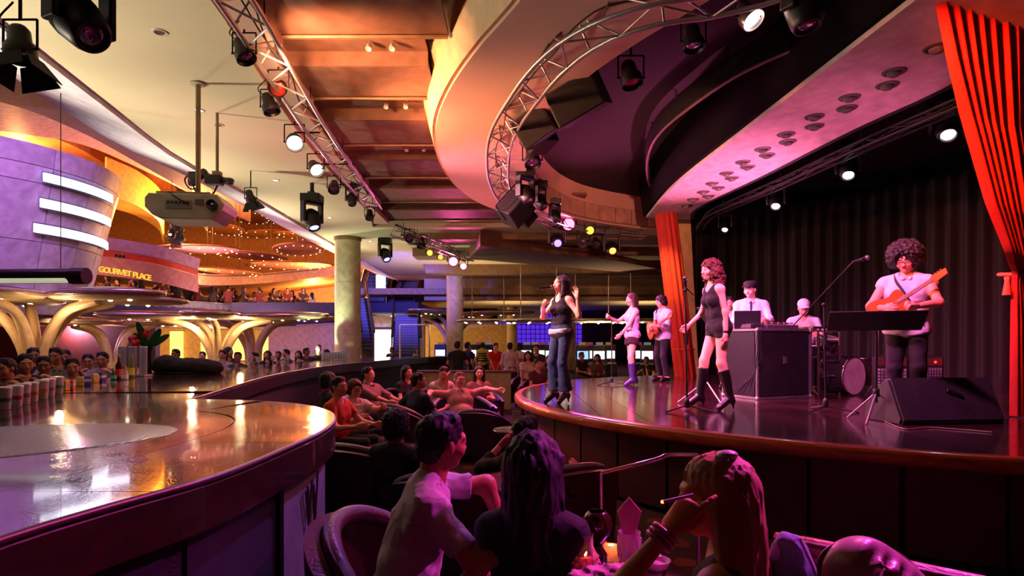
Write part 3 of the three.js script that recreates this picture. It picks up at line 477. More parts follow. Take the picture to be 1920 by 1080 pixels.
// left truss and the ceiling near it
movingHead(150, 42, 3.3, [.55, -.55, .25], .25, 'big black moving head light hanging closest to the camera', {});
parCan(38, 92, 3.9, [.15, -1, .1], .15, 'black barn door spotlight at the left picture edge', { barn: true, stem: 2.2, cable: true });
parCan(458, 100, 6.0, [.45, -1, .2], .16, 'black spotlight with looped cable on the straight truss', { cable: true });
parCan(522, 165, 7.0, [.1, -.5, .9], .165, 'open wire caged lamp with red inside on the straight truss', { lens: M(0x8a2a1c, .3, { metal: .4 }) });
parCan(507, 200, 7.1, [.35, -1, .1], .16, 'black spotlight under the red caged lamp', { cable: true });
parCan(552, 266, 8.4, [.35, -.55, .75], .19, 'lit white spotlight, nearer of the two glowing on the straight truss', { lit: 0xffe2c8, power: 9, light: 5, body: housing, arm: [.34, 0] });
parCan(592, 316, 9.9, [.5, -.6, .6], .19, 'lit white spotlight, farther of the two glowing on the straight truss', { lit: 0xffe2c8, power: 9, light: 5, body: housing, arm: [.62, 0] });
parCan(626, 352, 11.2, [.1, -.8, .6], .17, 'unlit round par can beyond the glowing spotlights', { body: housing, arm: [.55, 0] });
movingHead(660, 374, 12.0, [.1, -1, .3], .2, 'dark moving head near the straight truss end', { body: housing });
parCan(693, 405, 13.0, [.1, -1, .5], .15, 'last small black can at the truss end', {});
hangY = TOP;
movingHead(585, 412, 12.4, [.35, -.9, .3], .34, 'black moving head on the ceiling glowing blue at its tip', { lit: 0x7a7cff, power: 9, light: 20 });
movingHead(722, 478, 19, [.35, -.7, .4], .34, 'dark moving head by the escalators shining blue', { lit: 0x6a5cff, power: 10, light: 60 });
parCan(470, 372, 11.5, [.25, -1, -.2], .16, 'black barn door light between projector and moving head', { barn: true, stem: 2.1 });
// projector and camera hung from the ceiling
{
  const p = P(362, 392, 7.6), t = thing('projector', 'grey white projector hanging from a ceiling pole', 'projector', p, .12);
  obj('case', panel([[-.44, -.03], [-.36, -.12], [-.28, -.16], [.30, -.16], [.42, -.05], [.44, .02], [.36, .12], [-.40, .12], [-.44, .07]], .5, .012), M(0xc9c6b8, .45), t);
  obj('top_plate', rbox(.62, .04, .36, .01, -.05, .155, 0), M(0x8d8a80, .5), t);
  obj('lens_ring', lathe([[.03, 0], [.062, 0], [.062, .05], [.05, .06], [.03, .03]], 24).rotateX(Math.PI / 2).translate(.32, -.0, .26), black, t); obj('lens', ball(.04, .32, 0, .275, [1, 1, .4]), lens, t);
  obj('connector_panel', box(.3, .1, .01, -.06, .0, .265), M(0x9a978b, .6), t);
  for (let i = 0; i < 6; i++) obj('socket', box(.028, .022, .006, -.18 + i * .045, .02, .272), black, t);
  obj('vent', box(.1, .07, .006, .17, .03, .266), M(0x6c6a62, .7), t);
  obj('cable', tube([V(-.2, .16, .2), V(-.12, .1, .28), V(-.02, .04, .285), V(.06, .0, .28)], .008, 6), blackMatt, t);
  obj('pole', rod(V(.06, .17, 0), V(.06, TOP - p.y, 0), .03, .03, 14), M(0x8f8463, .4, { metal: .5 }), t); obj('ceiling_plate', lathe([[0, 0], [.09, 0], [.09, -.02], [0, -.02]]).translate(.06, TOP - p.y, 0), M(0xbfb591, .5), t);
  const c = thing('ceiling_camera', 'dark camera with tangled cables on a ceiling pole behind the projector', 'camera', P(402, 338, 8.6));
  obj('body', rbox(.22, .13, .16, .02, 0, 0, 0), black, c); obj('snout', lathe([[.0, 0], [.045, 0], [.05, .12], [.04, .16], [0, .15]]).rotateZ(-1.7).translate(.1, 0, 0), M(0x2b2d38, .4), c);
  obj('mount', [rod(V(.04, 0, 0), V(.04, TOP - c.position.y, 0), .022), box(.1, .06, .1, .04, .09, 0)], M(0x8f8463, .4, { metal: .5 }), c); obj('bracket', [rbox(.26, .1, .1, .02, -.22, .06, 0, [0, 0, .5]), rbox(.12, .2, .08, .02, -.3, .02, 0)], M(0x2a1c17, .6), c);
  obj('cable', [tube([V(-.3, -.05, .03), V(-.2, -.2, .06), V(-.02, -.22, .05), V(.06, -.08, .03)], .012, 6), tube([V(-.33, .1, 0), V(-.4, 0, .03), V(-.34, -.12, 0), V(-.2, -.1, .02)], .01, 6)], blackMatt, c);
}
// far truss
hangY = 4.46;
parCan(768, 446, 15.8, [0, -.4, .9], .18, 'unlit chrome par can on the far truss', { body: housing }); parCan(790, 458, 16.9, [0, -1, .4], .2, 'dim dark par can on the far truss', { body: housing });
parCan(806, 474, 18, [.05, -.2, 1], .16, 'yellow lit par can, left of the pair on the far truss', { lit: 0xf2c84a, power: 2 }); parCan(826, 482, 18.7, [.05, -.2, 1], .15, 'yellow lit par can, right of the pair on the far truss', { lit: 0xf0b84a, power: 1.8 });
parCan(850, 490, 19.5, [.05, -.25, 1], .26, 'brightest pink lit par can above the far column', { lit: 0xff5aa8, power: 9, light: 40 }); parCan(869, 499, 20.3, [.05, -.25, 1], .2, 'pale pink par can right of the brightest one', { lit: 0xff7ac0, power: 5 });
// ring truss
hangY = 4.52;
parCan(1405, 30, 5.4, [.35, -.8, .5], .17, 'chrome par can lit white at the top of the ring truss', { lit: 0xffd9d4, power: 9, body: bright });
movingHead(1506, 14, 5.0, [.1, -1, .2], .3, 'large moving light cut by the top picture edge', { body: housing });
parCan(1300, 78, 6.0, [.05, -1, .15], .17, 'plain dark par can hanging under the ring truss', { body: housing });
parCan(1183, 146, 6.9, [.2, -1, .2], .2, 'par can with red filter hanging under the ring truss', { body: housing, lens: M(0x8a1c10, .3, { metal: .5 }), stem: 2.0 });
const cabinetM = M(0x171516, .55);
function speaker(px, py, d, w, h, dep, rot, label, m = black) {
  const t = thing('loudspeaker', label, 'loudspeaker', P(px, py, d)); t.rotation.set(...rot);
  obj('cabinet', rbox(w, h, dep, .012), m, t); obj('grille', rbox(w * .92, h * .92, .012, .004, 0, 0, dep / 2 + .004), M(0x0c0a0c, .9, { bumpMap: weave, bumpScale: .002 }), t);
  obj('bracket', [rod(V(-w / 2 - .02, 0, 0), V(-w / 2 - .02, h * .9, -.02), .012), rod(V(w / 2 + .02, 0, 0), V(w / 2 + .02, h * .9, -.02), .012), rod(V(-w / 2 - .02, h * .9, -.02), V(w / 2 + .02, h * .9, -.02), .012)], darkSteel, t); return t;
}
speaker(1085, 186, 7.3, .62, .42, .4, [.35, -.35, .5], 'long black loudspeaker inside the ring truss, right one', cabinetM);
speaker(1005, 236, 8.2, .5, .42, .36, [.35, -.3, .6], 'long black loudspeaker inside the ring truss, left one', cabinetM);
speaker(1016, 266, 8.6, .36, .2, .3, [.3, -.9, .6], 'small loudspeaker with lilac lit side in the ring truss', cabinetM);
parCan(998, 300, 9.0, [.1, -.9, .5], .2, 'black ball shaped spotlight in the bend of the ring truss', { cable: true });
movingHead(985, 365, 11, [.4, -.7, .4], .3, 'black moving light crowded in the ring truss bend', {}); movingHead(1012, 378, 12, [.5, -.8, .3], .26, 'second black moving light crowded in the ring truss bend', {});
speaker(966, 392, 11.2, .52, .4, .42, [.5, .7, .6], 'loudspeaker with a pink lit underside at the ring bend', cabinetM); speaker(985, 405, 11.4, .3, .3, .26, [.4, .6, .7], 'small grey loudspeaker beside the pink lit one', cabinetM);
movingHead(1040, 404, 13.8, [.4, -.8, .4], .24, 'small dark moving head left of the pink lamp', {});
parCan(1066, 420, 15.2, [-.05, -.3, 1], .27, 'pink lit par can on the ring truss', { lit: 0xff5fa4, power: 6, light: 30 });
movingHead(1045, 452, 15.3, [0, -.45, .9], .34, 'moving head glowing blue under the ring truss', { lit: 0x5a48ff, power: 9, light: 30, body: housing });
parCan(1106, 432, 15.6, [0, -.2, 1], .19, 'yellow lit par can on the ring truss', { lit: 0xe8c040, power: 1.8 });
parCan(1093, 453, 15.6, [-.1, -.6, .8], .22, 'unlit chrome par can under the yellow lamp', { body: bright });
parCan(1118, 456, 15.8, [.1, -.7, .7], .2, 'dim chrome par can beside the red lamp', { body: housing });
movingHead(1147, 466, 16, [0, -.5, .9], .33, 'moving head glowing orange red under the ring truss', { lit: 0xff6a30, power: 7, light: 20, body: housing });
// back of the stage
hangY = PR - .26;
[[1775, 240, 8.0, 22, 'white lit moving head nearest the red curtain'], [1590, 318, 9.6, 22, 'white lit moving head in the middle of the stage pipe'], [1455, 378, 11.6, 16, 'white lit moving head farthest along the stage pipe'], [1360, 424, 14, 3, 'dim moving head at the far end of the stage pipe']].forEach(([x, y, d, pw, l], i) => movingHead(x, y, d, [-.3, -.75, .6], .3 - i * .02, l, { lit: 0xcfe0ff, power: pw, light: i < 3 ? 1.5 : 0 }));
// paired downlights along the proscenium strip
const eyeball = (p, label) => {
  const t = thing('gimbal_downlight', label, 'downlight', p, .6);
  obj('trim_ring', lathe([[.075, .004], [.08, -.012], [.115, -.01], [.125, .004]], 28), M(0x57504c, .5), t); obj('eyeball', ball(.078, 0, -.002, 0, [1, .75, 1]), M(0x6a625c, .5), t); obj('reflector', lathe([[.055, -.045], [.02, -.01], [0, -.01]], 16).rotateZ(.3), M(0xa8a09a, .25, { metal: .6 }), t);
};
const ord = ['first', 'second', 'third', 'fourth', 'fifth', 'sixth', 'seventh', 'eighth', 'ninth', 'tenth'];
[[1757, 90, 0, 0], [1677, 135, 1664, 160], [1593, 183, 1588, 203], [1527, 219, 1527, 237], [1474, 252, 1477, 266], [1430, 280, 1438, 291], [1393, 304, 1402, 313], [1362, 325, 1372, 334], [1335, 344, 1347, 352], [1318, 360, 1328, 368], [1299, 374, 1288, 386]].forEach(([a, b, c, d], i) => {
  eyeball(G(a, b, PR - .065), i ? 'upper gimbal downlight of the ' + ord[i - 1] + ' pair from the red curtain' : 'single gimbal downlight touching the red curtain');
  if (c) eyeball(G(c, d, PR - .065), 'lower gimbal downlight of the ' + ord[i - 1] + ' pair from the red curtain');
});

// added floor cans, put in to light the strip and ring from below
hangY = -9;
const addedFloorCan = (x, y, z, dir, c, pw, l) => parCan(960 + F * x / -z, HZ - (y - CY) * F / -z, -z, dir, .11, l, { lit: c, power: 4, light: pw, cone: .6 });
addedFloorCan(5.3, STG + .08, -8.0, [-.35, 1, -.1], 0xff78b4, 190, 'small added floor can behind the wedge monitor pointing up');
addedFloorCan(5.15, STG + .08, -11.4, [-.45, 1, .15], 0xff78b4, 210, 'small added floor can behind the drums pointing up');
addedFloorCan(.32, .1, -6.95, [-.42, 1, -.3], 0xff5f86, 100, 'small added floor can in the dark aisle before the stage');
addedFloorCan(.3, .1, -13.4, [-.05, 1, .05], 0xff7080, 50, 'small added floor can in the dark aisle past the stage');
// ---------- stage ----------
const SC = V(5.82, 0, -9.6), SR_ = 5.75;
{
  const st = thing('stage', 'round raised stage with dark plank deck and orange wooden edge', 'stage', V(SC.x, 0, SC.z));
  const pm = [0x4a2c30, 0x43282b, 0x523236, 0x3d2427].map((c) => M(c, .16, { map: woodTex, clearcoat: .6, clearcoatRoughness: .12 }));
  const w = .42, R = 5.68;
  for (let i = 0; i < 27; i++) {
    const x0 = -R + i * w + .002, x1 = Math.min(x0 + w - .006, R - .01), zz = (x) => Math.sqrt(Math.max(0, R * R - x * x)), o = [];
    for (let k = 0; k <= 6; k++) { const x = x0 + (x1 - x0) * k / 6; o.push([x, zz(x)]); } for (let k = 6; k >= 0; k--) { const x = x0 + (x1 - x0) * k / 6; o.push([x, -zz(x)]); }
    const cut = [-9, rr(-2, -.5), rr(1, 3), 9]; // boards of different length
    for (let c = 0; c < 3; c++) { const q = o.map(([x, z]) => [x, Math.max(cut[c] + .003, Math.min(cut[c + 1] - .003, z))]); if (Math.max(...q.map((p) => p[1])) - Math.min(...q.map((p) => p[1])) > .05) obj('deck_board', slab(q, STG - .03, STG), pm[(i * 7 + c * 3) % 4], st); }
  }
  obj('deck_base', lathe([[0, STG - .04], [5.7, STG - .04], [5.7, STG - .1], [0, STG - .1]], 90), blackMatt, st);
  obj('nosing', lathe([[5.66, STG - .02], [5.67, STG + .002], [5.75, STG - .002], [5.785, STG - .03], [5.785, STG - .1], [5.76, STG - .125], [5.62, STG - .125]], 120), M(0xd0602e, .28, { map: woodTex, clearcoat: .5 }), st);
  obj('plinth', lathe([[5.55, 0], [5.55, STG - .1]], 100), M(0x140a0d, .7), st);
  const N = 54, fm = [M(0x58292c, .45), M(0x502528, .45), M(0x602e31, .45)];
  for (let i = 0; i < N; i++) { const a0 = i / N * 6.2832 + .003, a1 = (i + 1) / N * 6.2832 - .003, A = [], Bq = []; if (Math.cos((a0 + a1) / 2) > .35) continue; for (let k = 0; k <= 3; k++) { const a = a0 + (a1 - a0) * k / 3; A.push(V(Math.cos(a) * 5.6, .06, Math.sin(a) * 5.6)); Bq.push(V(Math.cos(a) * 5.6, STG - .13, Math.sin(a) * 5.6)); } obj('front_panel', ribbon(A, Bq, .025), fm[i % 3], st); }
}
function drape(label, name, top, bot, n, amp, m, opt = {}) {   // pleated cloth between two rows of points
  const rows = opt.rows ?? 14, pos = [], idx = [], N = n * 10, T = smooth(top, N), Bo = smooth(bot, N);
  for (let r = 0; r <= rows; r++) for (let i = 0; i <= N; i++) {
    const v = r / rows, q = opt.warp ? opt.warp(T[i], Bo[i], v, i / N) : T[i].clone().lerp(Bo[i], v), e = T[Math.min(N, i + 1)].clone().sub(T[Math.max(0, i - 1)]).normalize(), ph = i / N * n * 6.2832 + 1.2 * noise.noise(i / N * n * .6, v * .8, 3), a = amp * (1 + .5 * noise.noise(i / N * n * .9, 7, v)) * (opt.gather ? opt.gather(v) : 1);
    q.x += -e.z * Math.sin(ph) * a; q.z += e.x * Math.sin(ph) * a; pos.push(q.x, q.y, q.z);
  }
  for (let r = 0; r < rows; r++) for (let i = 0; i < N; i++) { const a = r * (N + 1) + i, b = a + N + 1; idx.push(a, b, a + 1, b, b + 1, a + 1); }
  const g = new THREE.BufferGeometry(); g.setAttribute('position', new THREE.Float32BufferAttribute(pos, 3)); g.setIndex(idx); g.computeVertexNormals();
  const t = thing(name, label, 'curtain'); obj('cloth', g, m, t); return t;
}
const velvet = (c) => M(c, .8, { sheen: .8, sheenColor: new THREE.Color(c), bumpMap: weave, bumpScale: .0008 });
drape('black pleated backdrop curtain at the back of the stage', 'backdrop_curtain', [V(4.5, 4.95, -16.6), V(6.0, 4.95, -15.4), V(8.0, 4.95, -13), V(9.6, 4.95, -9.5), V(10.2, 4.95, -5)], [V(4.5, STG, -16.6), V(6.0, STG, -15.4), V(8.0, STG, -13), V(9.6, STG, -9.5), V(10.2, STG, -5)], 46, .09, velvet(0x12090b), { rows: 8 });
struct('floor_backstage', slab([[4.6, -16.9], [10.6, -14], [10.6, -4.2], [9, -4.2], [9, -13], [5, -15.2]], STG - .2, STG - .13), blackMatt, 'dark boards behind the stage');
{ // red curtain, gathered by a cord
  const d = 6.75, L = [[1735, -60], [1752, 0], [1775, 110], [1800, 210], [1850, 380], [1886, 470], [1899, 508], [1897, 600], [1895, 780]], q = (v) => { const k = Math.min(L.length - 1.001, v * (L.length - 1)), i = k | 0, f = k - i; return [L[i][0] + (L[i + 1][0] - L[i][0]) * f, L[i][1] + (L[i + 1][1] - L[i][1]) * f]; };
  const t = drape('tall red pleated stage curtain swept aside and tied at the right', 'stage_curtain', [V(4.6, 5.7, -6.3), V(7.2, 5.7, -7.6)], [V(5.5, STG, -6.6), V(6.9, STG, -7.3)], 15, .07, velvet(0xc02412), {
    rows: 40, warp: (a, b, v, u) => { const [px, py] = q(v), dz = v < .75 ? 5.1 + 1.35 * v / .75 : 6.45 + (v - .75) * .6, p = P(px, py, dz), g = Math.max(0, 1 - Math.abs(v - .75) / .7), wd = 2.6 - 2.1 * g ** 1.4 * (v < .75 ? 1 : .75) - (v > .75 ? .4 : 0); return V(p.x + u * wd, Math.max(STG + .01, p.y - (v < .75 ? u * .1 : 0)), -dz - u * wd * .45); }, gather: (v) => 1 - .55 * Math.max(0, 1 - Math.abs(v - .75) / .35) });
  const tp = P(1899, 508, 6.45); obj('tie_cord', tube([0, 1, 2, 3, 4, 5, 6, 7].map((k) => V(tp.x + .29 + .26 * Math.cos(k * .785), tp.y - .02 * Math.sin(k * .785) - .02, -6.62 + .2 * Math.sin(k * .785))), .022, 8, 60, true), M(0xd8663a, .6), t);
  obj('tassel', lathe([[0, 0], [.03, -.01], [.022, -.05], [.045, -.2], [0, -.2]], 12).translate(tp.x - .02, tp.y - .05, -6.5), M(0xd8663a, .7), t);
}
{ // narrow drape and leaning column at the far side of the proscenium
  const col = (a, b, m, n, amp, sq) => { const pos = [], idx = [], N = 72, R = 16; for (let r = 0; r <= R; r++) for (let i = 0; i <= N; i++) { const v = r / R, an = i / N * 6.2832, c = a.clone().lerp(b, v), w = sq * (1 + amp * Math.sin(an * n + v)); pos.push(c.x + Math.cos(an) * w, c.y, c.z + Math.sin(an) * w); } for (let r = 0; r < R; r++) for (let i = 0; i < N; i++) { const k = r * (N + 1) + i; idx.push(k, k + N + 1, k + 1, k + N + 1, k + N + 2, k + 1); } const g = new THREE.BufferGeometry(); g.setAttribute('position', new THREE.Float32BufferAttribute(pos, 3)); g.setIndex(idx); g.computeVertexNormals(); return g; };
  const t = thing('stage_curtain', 'narrow gathered red drape beside the cream column', 'curtain'); obj('cloth', col(P(1240, 330, 14.2), V(4.06, STG, -14.35), velvet(0xa82210), 12, .09, .235), velvet(0xb3260f), t);
  obj('tie_cord', lathe([[.24, 0], [.27, .02], [.24, .04]], 30).translate(4.0, 1.5, -14.33), M(0xc8502a, .6), t);
  struct('column_leaning', [panel([[P(1268, 398, 15.5).x, P(1268, 398, 15.5).y], [P(1293, 388, 15.5).x, P(1293, 388, 15.5).y], [4.76, .0], [4.36, .0]], .5, .01).translate(0, 0, -15.75)], M(0xe2c37a, .6), 'leaning cream proscenium column behind the red drape');
  struct('wall_stage_side', slab([[4.85, -15.6], [5.4, -16.2], [5.2, -16.4], [4.75, -15.9]], 0, 5.2), M(0x23171c, .85), 'dark side wall of the stage');
}
// microphones, stands, music desks
function micBody(t, a, b) { // tail a -> head b
  const d = b.clone().sub(a).normalize(); obj('handle', rod(a, b.clone().addScaledVector(d, -.05), .012, .019, 12), black, t); obj('grille', [ball(.027, b.x, b.y, b.z)], M(0x8d8a8a, .35, { metal: .8 }), t); obj('ring', rod(b.clone().addScaledVector(d, -.045), b.clone().addScaledVector(d, -.03), .024, .024, 14), darkSteel, t);
}
function micStand(label, base, top, boomA, mic, cat = 'mic stand') {
  const t = thing('microphone_stand', label, cat, base), r = (v) => v.clone().sub(base);
  for (let k = 0; k < 3; k++) { const a = k * 2.094 + .5; obj('leg', rod(V(0, .07, 0), V(Math.cos(a) * .34, .008, Math.sin(a) * .34), .009), darkSteel, t); }
  obj('hub', lathe([[0, .05], [.03, .05], [.03, .12], [.016, .16], [0, .16]], 14), black, t); obj('pole', rod(V(0, .1, 0), r(top), .012, .009, 10), darkSteel, t); obj('clutch', rod(V(0, .78, 0), V(0, .9, 0), .018), black, t);
  if (boomA) { obj('boom', rod(r(boomA), r(mic[0]), .007), darkSteel, t); obj('joint', ball(.024, ...r(top).toArray()), black, t); }
  obj('clip', rod(r(mic[0]), r(mic[0].clone().lerp(mic[1], .45)), .018), black, t); micBody(t, r(mic[0]), r(mic[1])); return t;
}
const S = (px, py) => G(px, py, STG);
{ const b = S(1288, 771); micStand('black microphone stand in front of the curly haired singer', b, V(b.x - .02, STG + 1.42, b.z), V(b.x + .08, STG + 1.36, b.z), [V(b.x - .02, STG + 1.46, b.z), V(b.x - .03, STG + 1.56, b.z + .02)]); }
{ const b = S(1147, 722); micStand('microphone stand before the woman in the pink top', b, V(b.x, STG + 1.24, b.z), null, [V(b.x + .1, STG + 1.22, b.z), V(b.x - .08, STG + 1.32, b.z)]); }
{ const b = S(1548, 772); micStand('boom microphone stand between drums and bass player', b, V(b.x - .02, STG + 1.25, b.z), V(b.x - .45, STG + .95, b.z + .05), [P(1598, 492, 6.75), P(1626, 483, 6.7)]); }
function musicStand(label, base, h, w, turn, tilt) {
  const t = thing('music_stand', label, 'music stand', base, turn);
  for (let k = 0; k < 3; k++) { const a = k * 2.094 + .9; obj('leg', rod(V(0, .3, 0), V(Math.cos(a) * .36, .01, Math.sin(a) * .36), .011), steel, t); }
  obj('hub', lathe([[0, .26], [.03, .26], [.03, .34], [0, .34]], 12), black, t); obj('pole', rod(V(0, .2, 0), V(0, h, 0), .012), darkSteel, t);
  obj('desk', rbox(w, .36, .012, .004, 0, h + .1, .05, [tilt, 0, 0]), black, t); obj('ledge', box(w, .012, .06, 0, h + .1 - .18 * Math.cos(tilt) , .05 - .18 * Math.sin(tilt) + .03), black, t);
  obj('sheet', box(w * .5, .26, .003, -.05, h + .115, .06, [tilt, 0, 0]), M(0xd9d4cc, .8), t); return t;
}
musicStand('wide black music desk on chrome tripod before the bass player', S(1643, 792), .93, .86, 2.75, -1.05);
musicStand('small black music stand beside the curly haired singer', V(2.55, STG, -8.05), 1.02, .42, 1.7, -.55);
// rack of DJ gear
{
  const c = S(1420, 750), t = thing('equipment_case', 'tall black flight case with metal edges under the mixing gear', 'case', c, .41), w = 1.02, d = .66, h = 1.0;
  obj('body', box(w - .02, h - .02, d - .02, w / 2, h / 2, -d / 2), M(0x262226, .4, { bumpMap: bumpFine, bumpScale: .002 }), t);
  obj('side_panel', box(.012, h - .1, d - .1, -.0, h / 2, -d / 2), M(0x262226, .22), t); obj('front_panel', box(w - .1, h - .1, .012, w / 2, h / 2, .0), M(0x262226, .22), t);
  for (const [x, z] of [[0, 0], [w, 0], [0, -d], [w, -d]]) { obj('edge', rbox(.035, h, .035, .006, x, h / 2, z), M(0xa6a2a0, .3, { metal: .8 }), t); for (const y of [.02, h - .02]) obj('corner', ball(.036, x, y, z, [1, 1, 1], 10), steel, t); }
  for (const y of [.018, h - .018]) { for (const z of [0, -d]) obj('edge', rbox(w, .035, .035, .006, w / 2, y, z), M(0xa6a2a0, .3, { metal: .8 }), t); for (const x of [0, w]) obj('edge', rbox(.035, .035, d, .006, x, y, -d / 2), M(0xa6a2a0, .3, { metal: .8 }), t); }
  obj('latch', rbox(.06, .1, .02, .005, w * .5, h * .55, .01), steel, t);
  obj('cable', [0, 1, 2, 3, 4].map((k) => tube([V(.0 + k * .03, h + .02, .0), V(-.04 + k * .02, h - .1, .03), V(-.05 + .02 * k, h - .35 - .05 * k, .02), V(-.06, .1, -.1 * k)], .007, 5)), blackMatt, t);
  const m = thing('mixer', 'low mixing console with knobs on the flight case', 'mixer', V(c.x, STG + h, c.z), .41); obj('deck', rbox(.62, .07, .4, .01, .62, .04, -.32, [.08, 0, 0]), M(0x5a4a58, .4), m);
  for (let i = 0; i < 14; i++) for (let j = 0; j < 3; j++) obj('knob', new THREE.CylinderGeometry(.011, .013, .025, 8).translate(.36 + i * .04, .088, -.2 - j * .1), i % 3 ? black : M(0xb04a6a, .4), m);
  const pl = thing('disc_player', 'flat disc player on the flight case beside the mixer', 'player', V(c.x, STG + h, c.z), .41); obj('deck', rbox(.26, .06, .3, .01, .16, .035, -.3), M(0x40343e, .4), pl); obj('platter', lathe([[0, .07], [.09, .07], [.1, .065]], 24).translate(.16, 0, -.3), steel, pl);
  const l = thing('laptop', 'open black laptop standing at the left end of the flight case', 'laptop', V(c.x + .02, STG + h, c.z - .42), -.35); obj('keyboard', rbox(.36, .02, .25, .005, 0, .012, 0), black, l); obj('lid', rbox(.36, .25, .012, .005, 0, .14, .16, [.28, 0, 0]), M(0x120d14, .5), l);
  const p2 = thing('percussion_rack', 'chrome tube percussion rack beside the flight case', 'rack', V(c.x + 1.1, STG, c.z - .5), .3);
  for (const [x, z] of [[0, 0], [.5, -.1], [0, -.5], [.5, -.55]]) obj('post', rod(V(x, 0, z), V(x, .98, z), .018), chrome, p2); obj('rail', [rod(V(0, .98, 0), V(.5, .98, -.1), .016), rod(V(0, .98, -.5), V(.5, .98, -.55), .016), rod(V(0, .3, 0), V(.5, .3, -.1), .014), rod(V(0, .98, 0), V(0, .98, -.5), .016)], chrome, p2);
  obj('pad', [rbox(.4, .05, .3, .02, .25, 1.02, -.3)], black, p2); for (let i = 0; i < 4; i++) obj('clamp', ball(.03, .1 * i, .98, -.02 * i, [1, 1, 1], 8), steel, p2);
}
{ // drum kit, each drum on its own
  const at0 = (px, py, d) => P(px, py, d); const drum = (n, l, p, r, h, rot, m) => { const t = thing(n, l, 'drum', p); t.rotation.set(...rot); obj('shell', lathe([[r, -h / 2], [r, h / 2]], 28), m, t); obj('head', lathe([[0, h / 2 + .004], [r, h / 2 + .004]], 28), M(0xc8b8b8, .6), t); for (const y of [-h / 2, h / 2]) obj('hoop', lathe([[r, y - .012], [r + .014, y - .01], [r + .014, y + .01], [r, y + .012]], 28), chrome, t); for (let k = 0; k < 8; k++) obj('lug', box(.02, h * .5, .02, Math.cos(k * .785) * (r + .01), 0, Math.sin(k * .785) * (r + .01)), chrome, t); return t; };
  const dm = M(0x221c1e, .3);
  drum('bass_drum', 'large dark bass drum low behind the music desk', V(5.05, STG + .3, -9.4), .28, .4, [Math.PI / 2, 0, -.5], dm); drum('snare_drum', 'small snare drum in front of the drummer', V(4.55, STG + .68, -9.5), .17, .14, [.1, 0, 0], M(0x8a7a7a, .3, { metal: .7 })); drum('tom_drum', 'dark tom drum above the bass drum', V(4.95, STG + .78, -9.6), .15, .2, [.35, 0, -.1], dm); drum('floor_tom', 'dark floor tom standing right of the bass drum', V(5.55, STG + .34, -9.7), .2, .42, [0, 0, 0], dm);
  for (const [x, y, z, l] of [[4.35, 1.0, -9.1, 'bronze cymbal on a stand left of the drummer'], [5.5, 1.15, -9.2, 'bronze cymbal on a stand right of the drummer']]) { const t = thing('cymbal', l, 'cymbal', V(x, STG, z)); obj('plate', lathe([[0, .03], [.04, .022], [.19, 0]], 30).rotateX(.2).translate(0, y, 0), M(0xb98a4a, .25, { metal: .9 }), t); obj('stand', [rod(V(0, .2, 0), V(0, y, 0), .01), ...[0, 1, 2].map((k) => rod(V(0, .3, 0), V(.2 * Math.cos(k * 2.1), 0, .2 * Math.sin(k * 2.1)), .008))], chrome, t); }
  const sl = thing('drum_stool', 'round black stool under the drummer', 'stool', V(4.82, STG, -10.15)); obj('seat', lathe([[0, .62], [.17, .62], [.18, .57], [.16, .54], [0, .54]], 24), black, sl); for (let k = 0; k < 3; k++) obj('leg', rod(V(0, .5, 0), V(.22 * Math.cos(k * 2.1), 0, .22 * Math.sin(k * 2.1)), .012), chrome, sl);
}
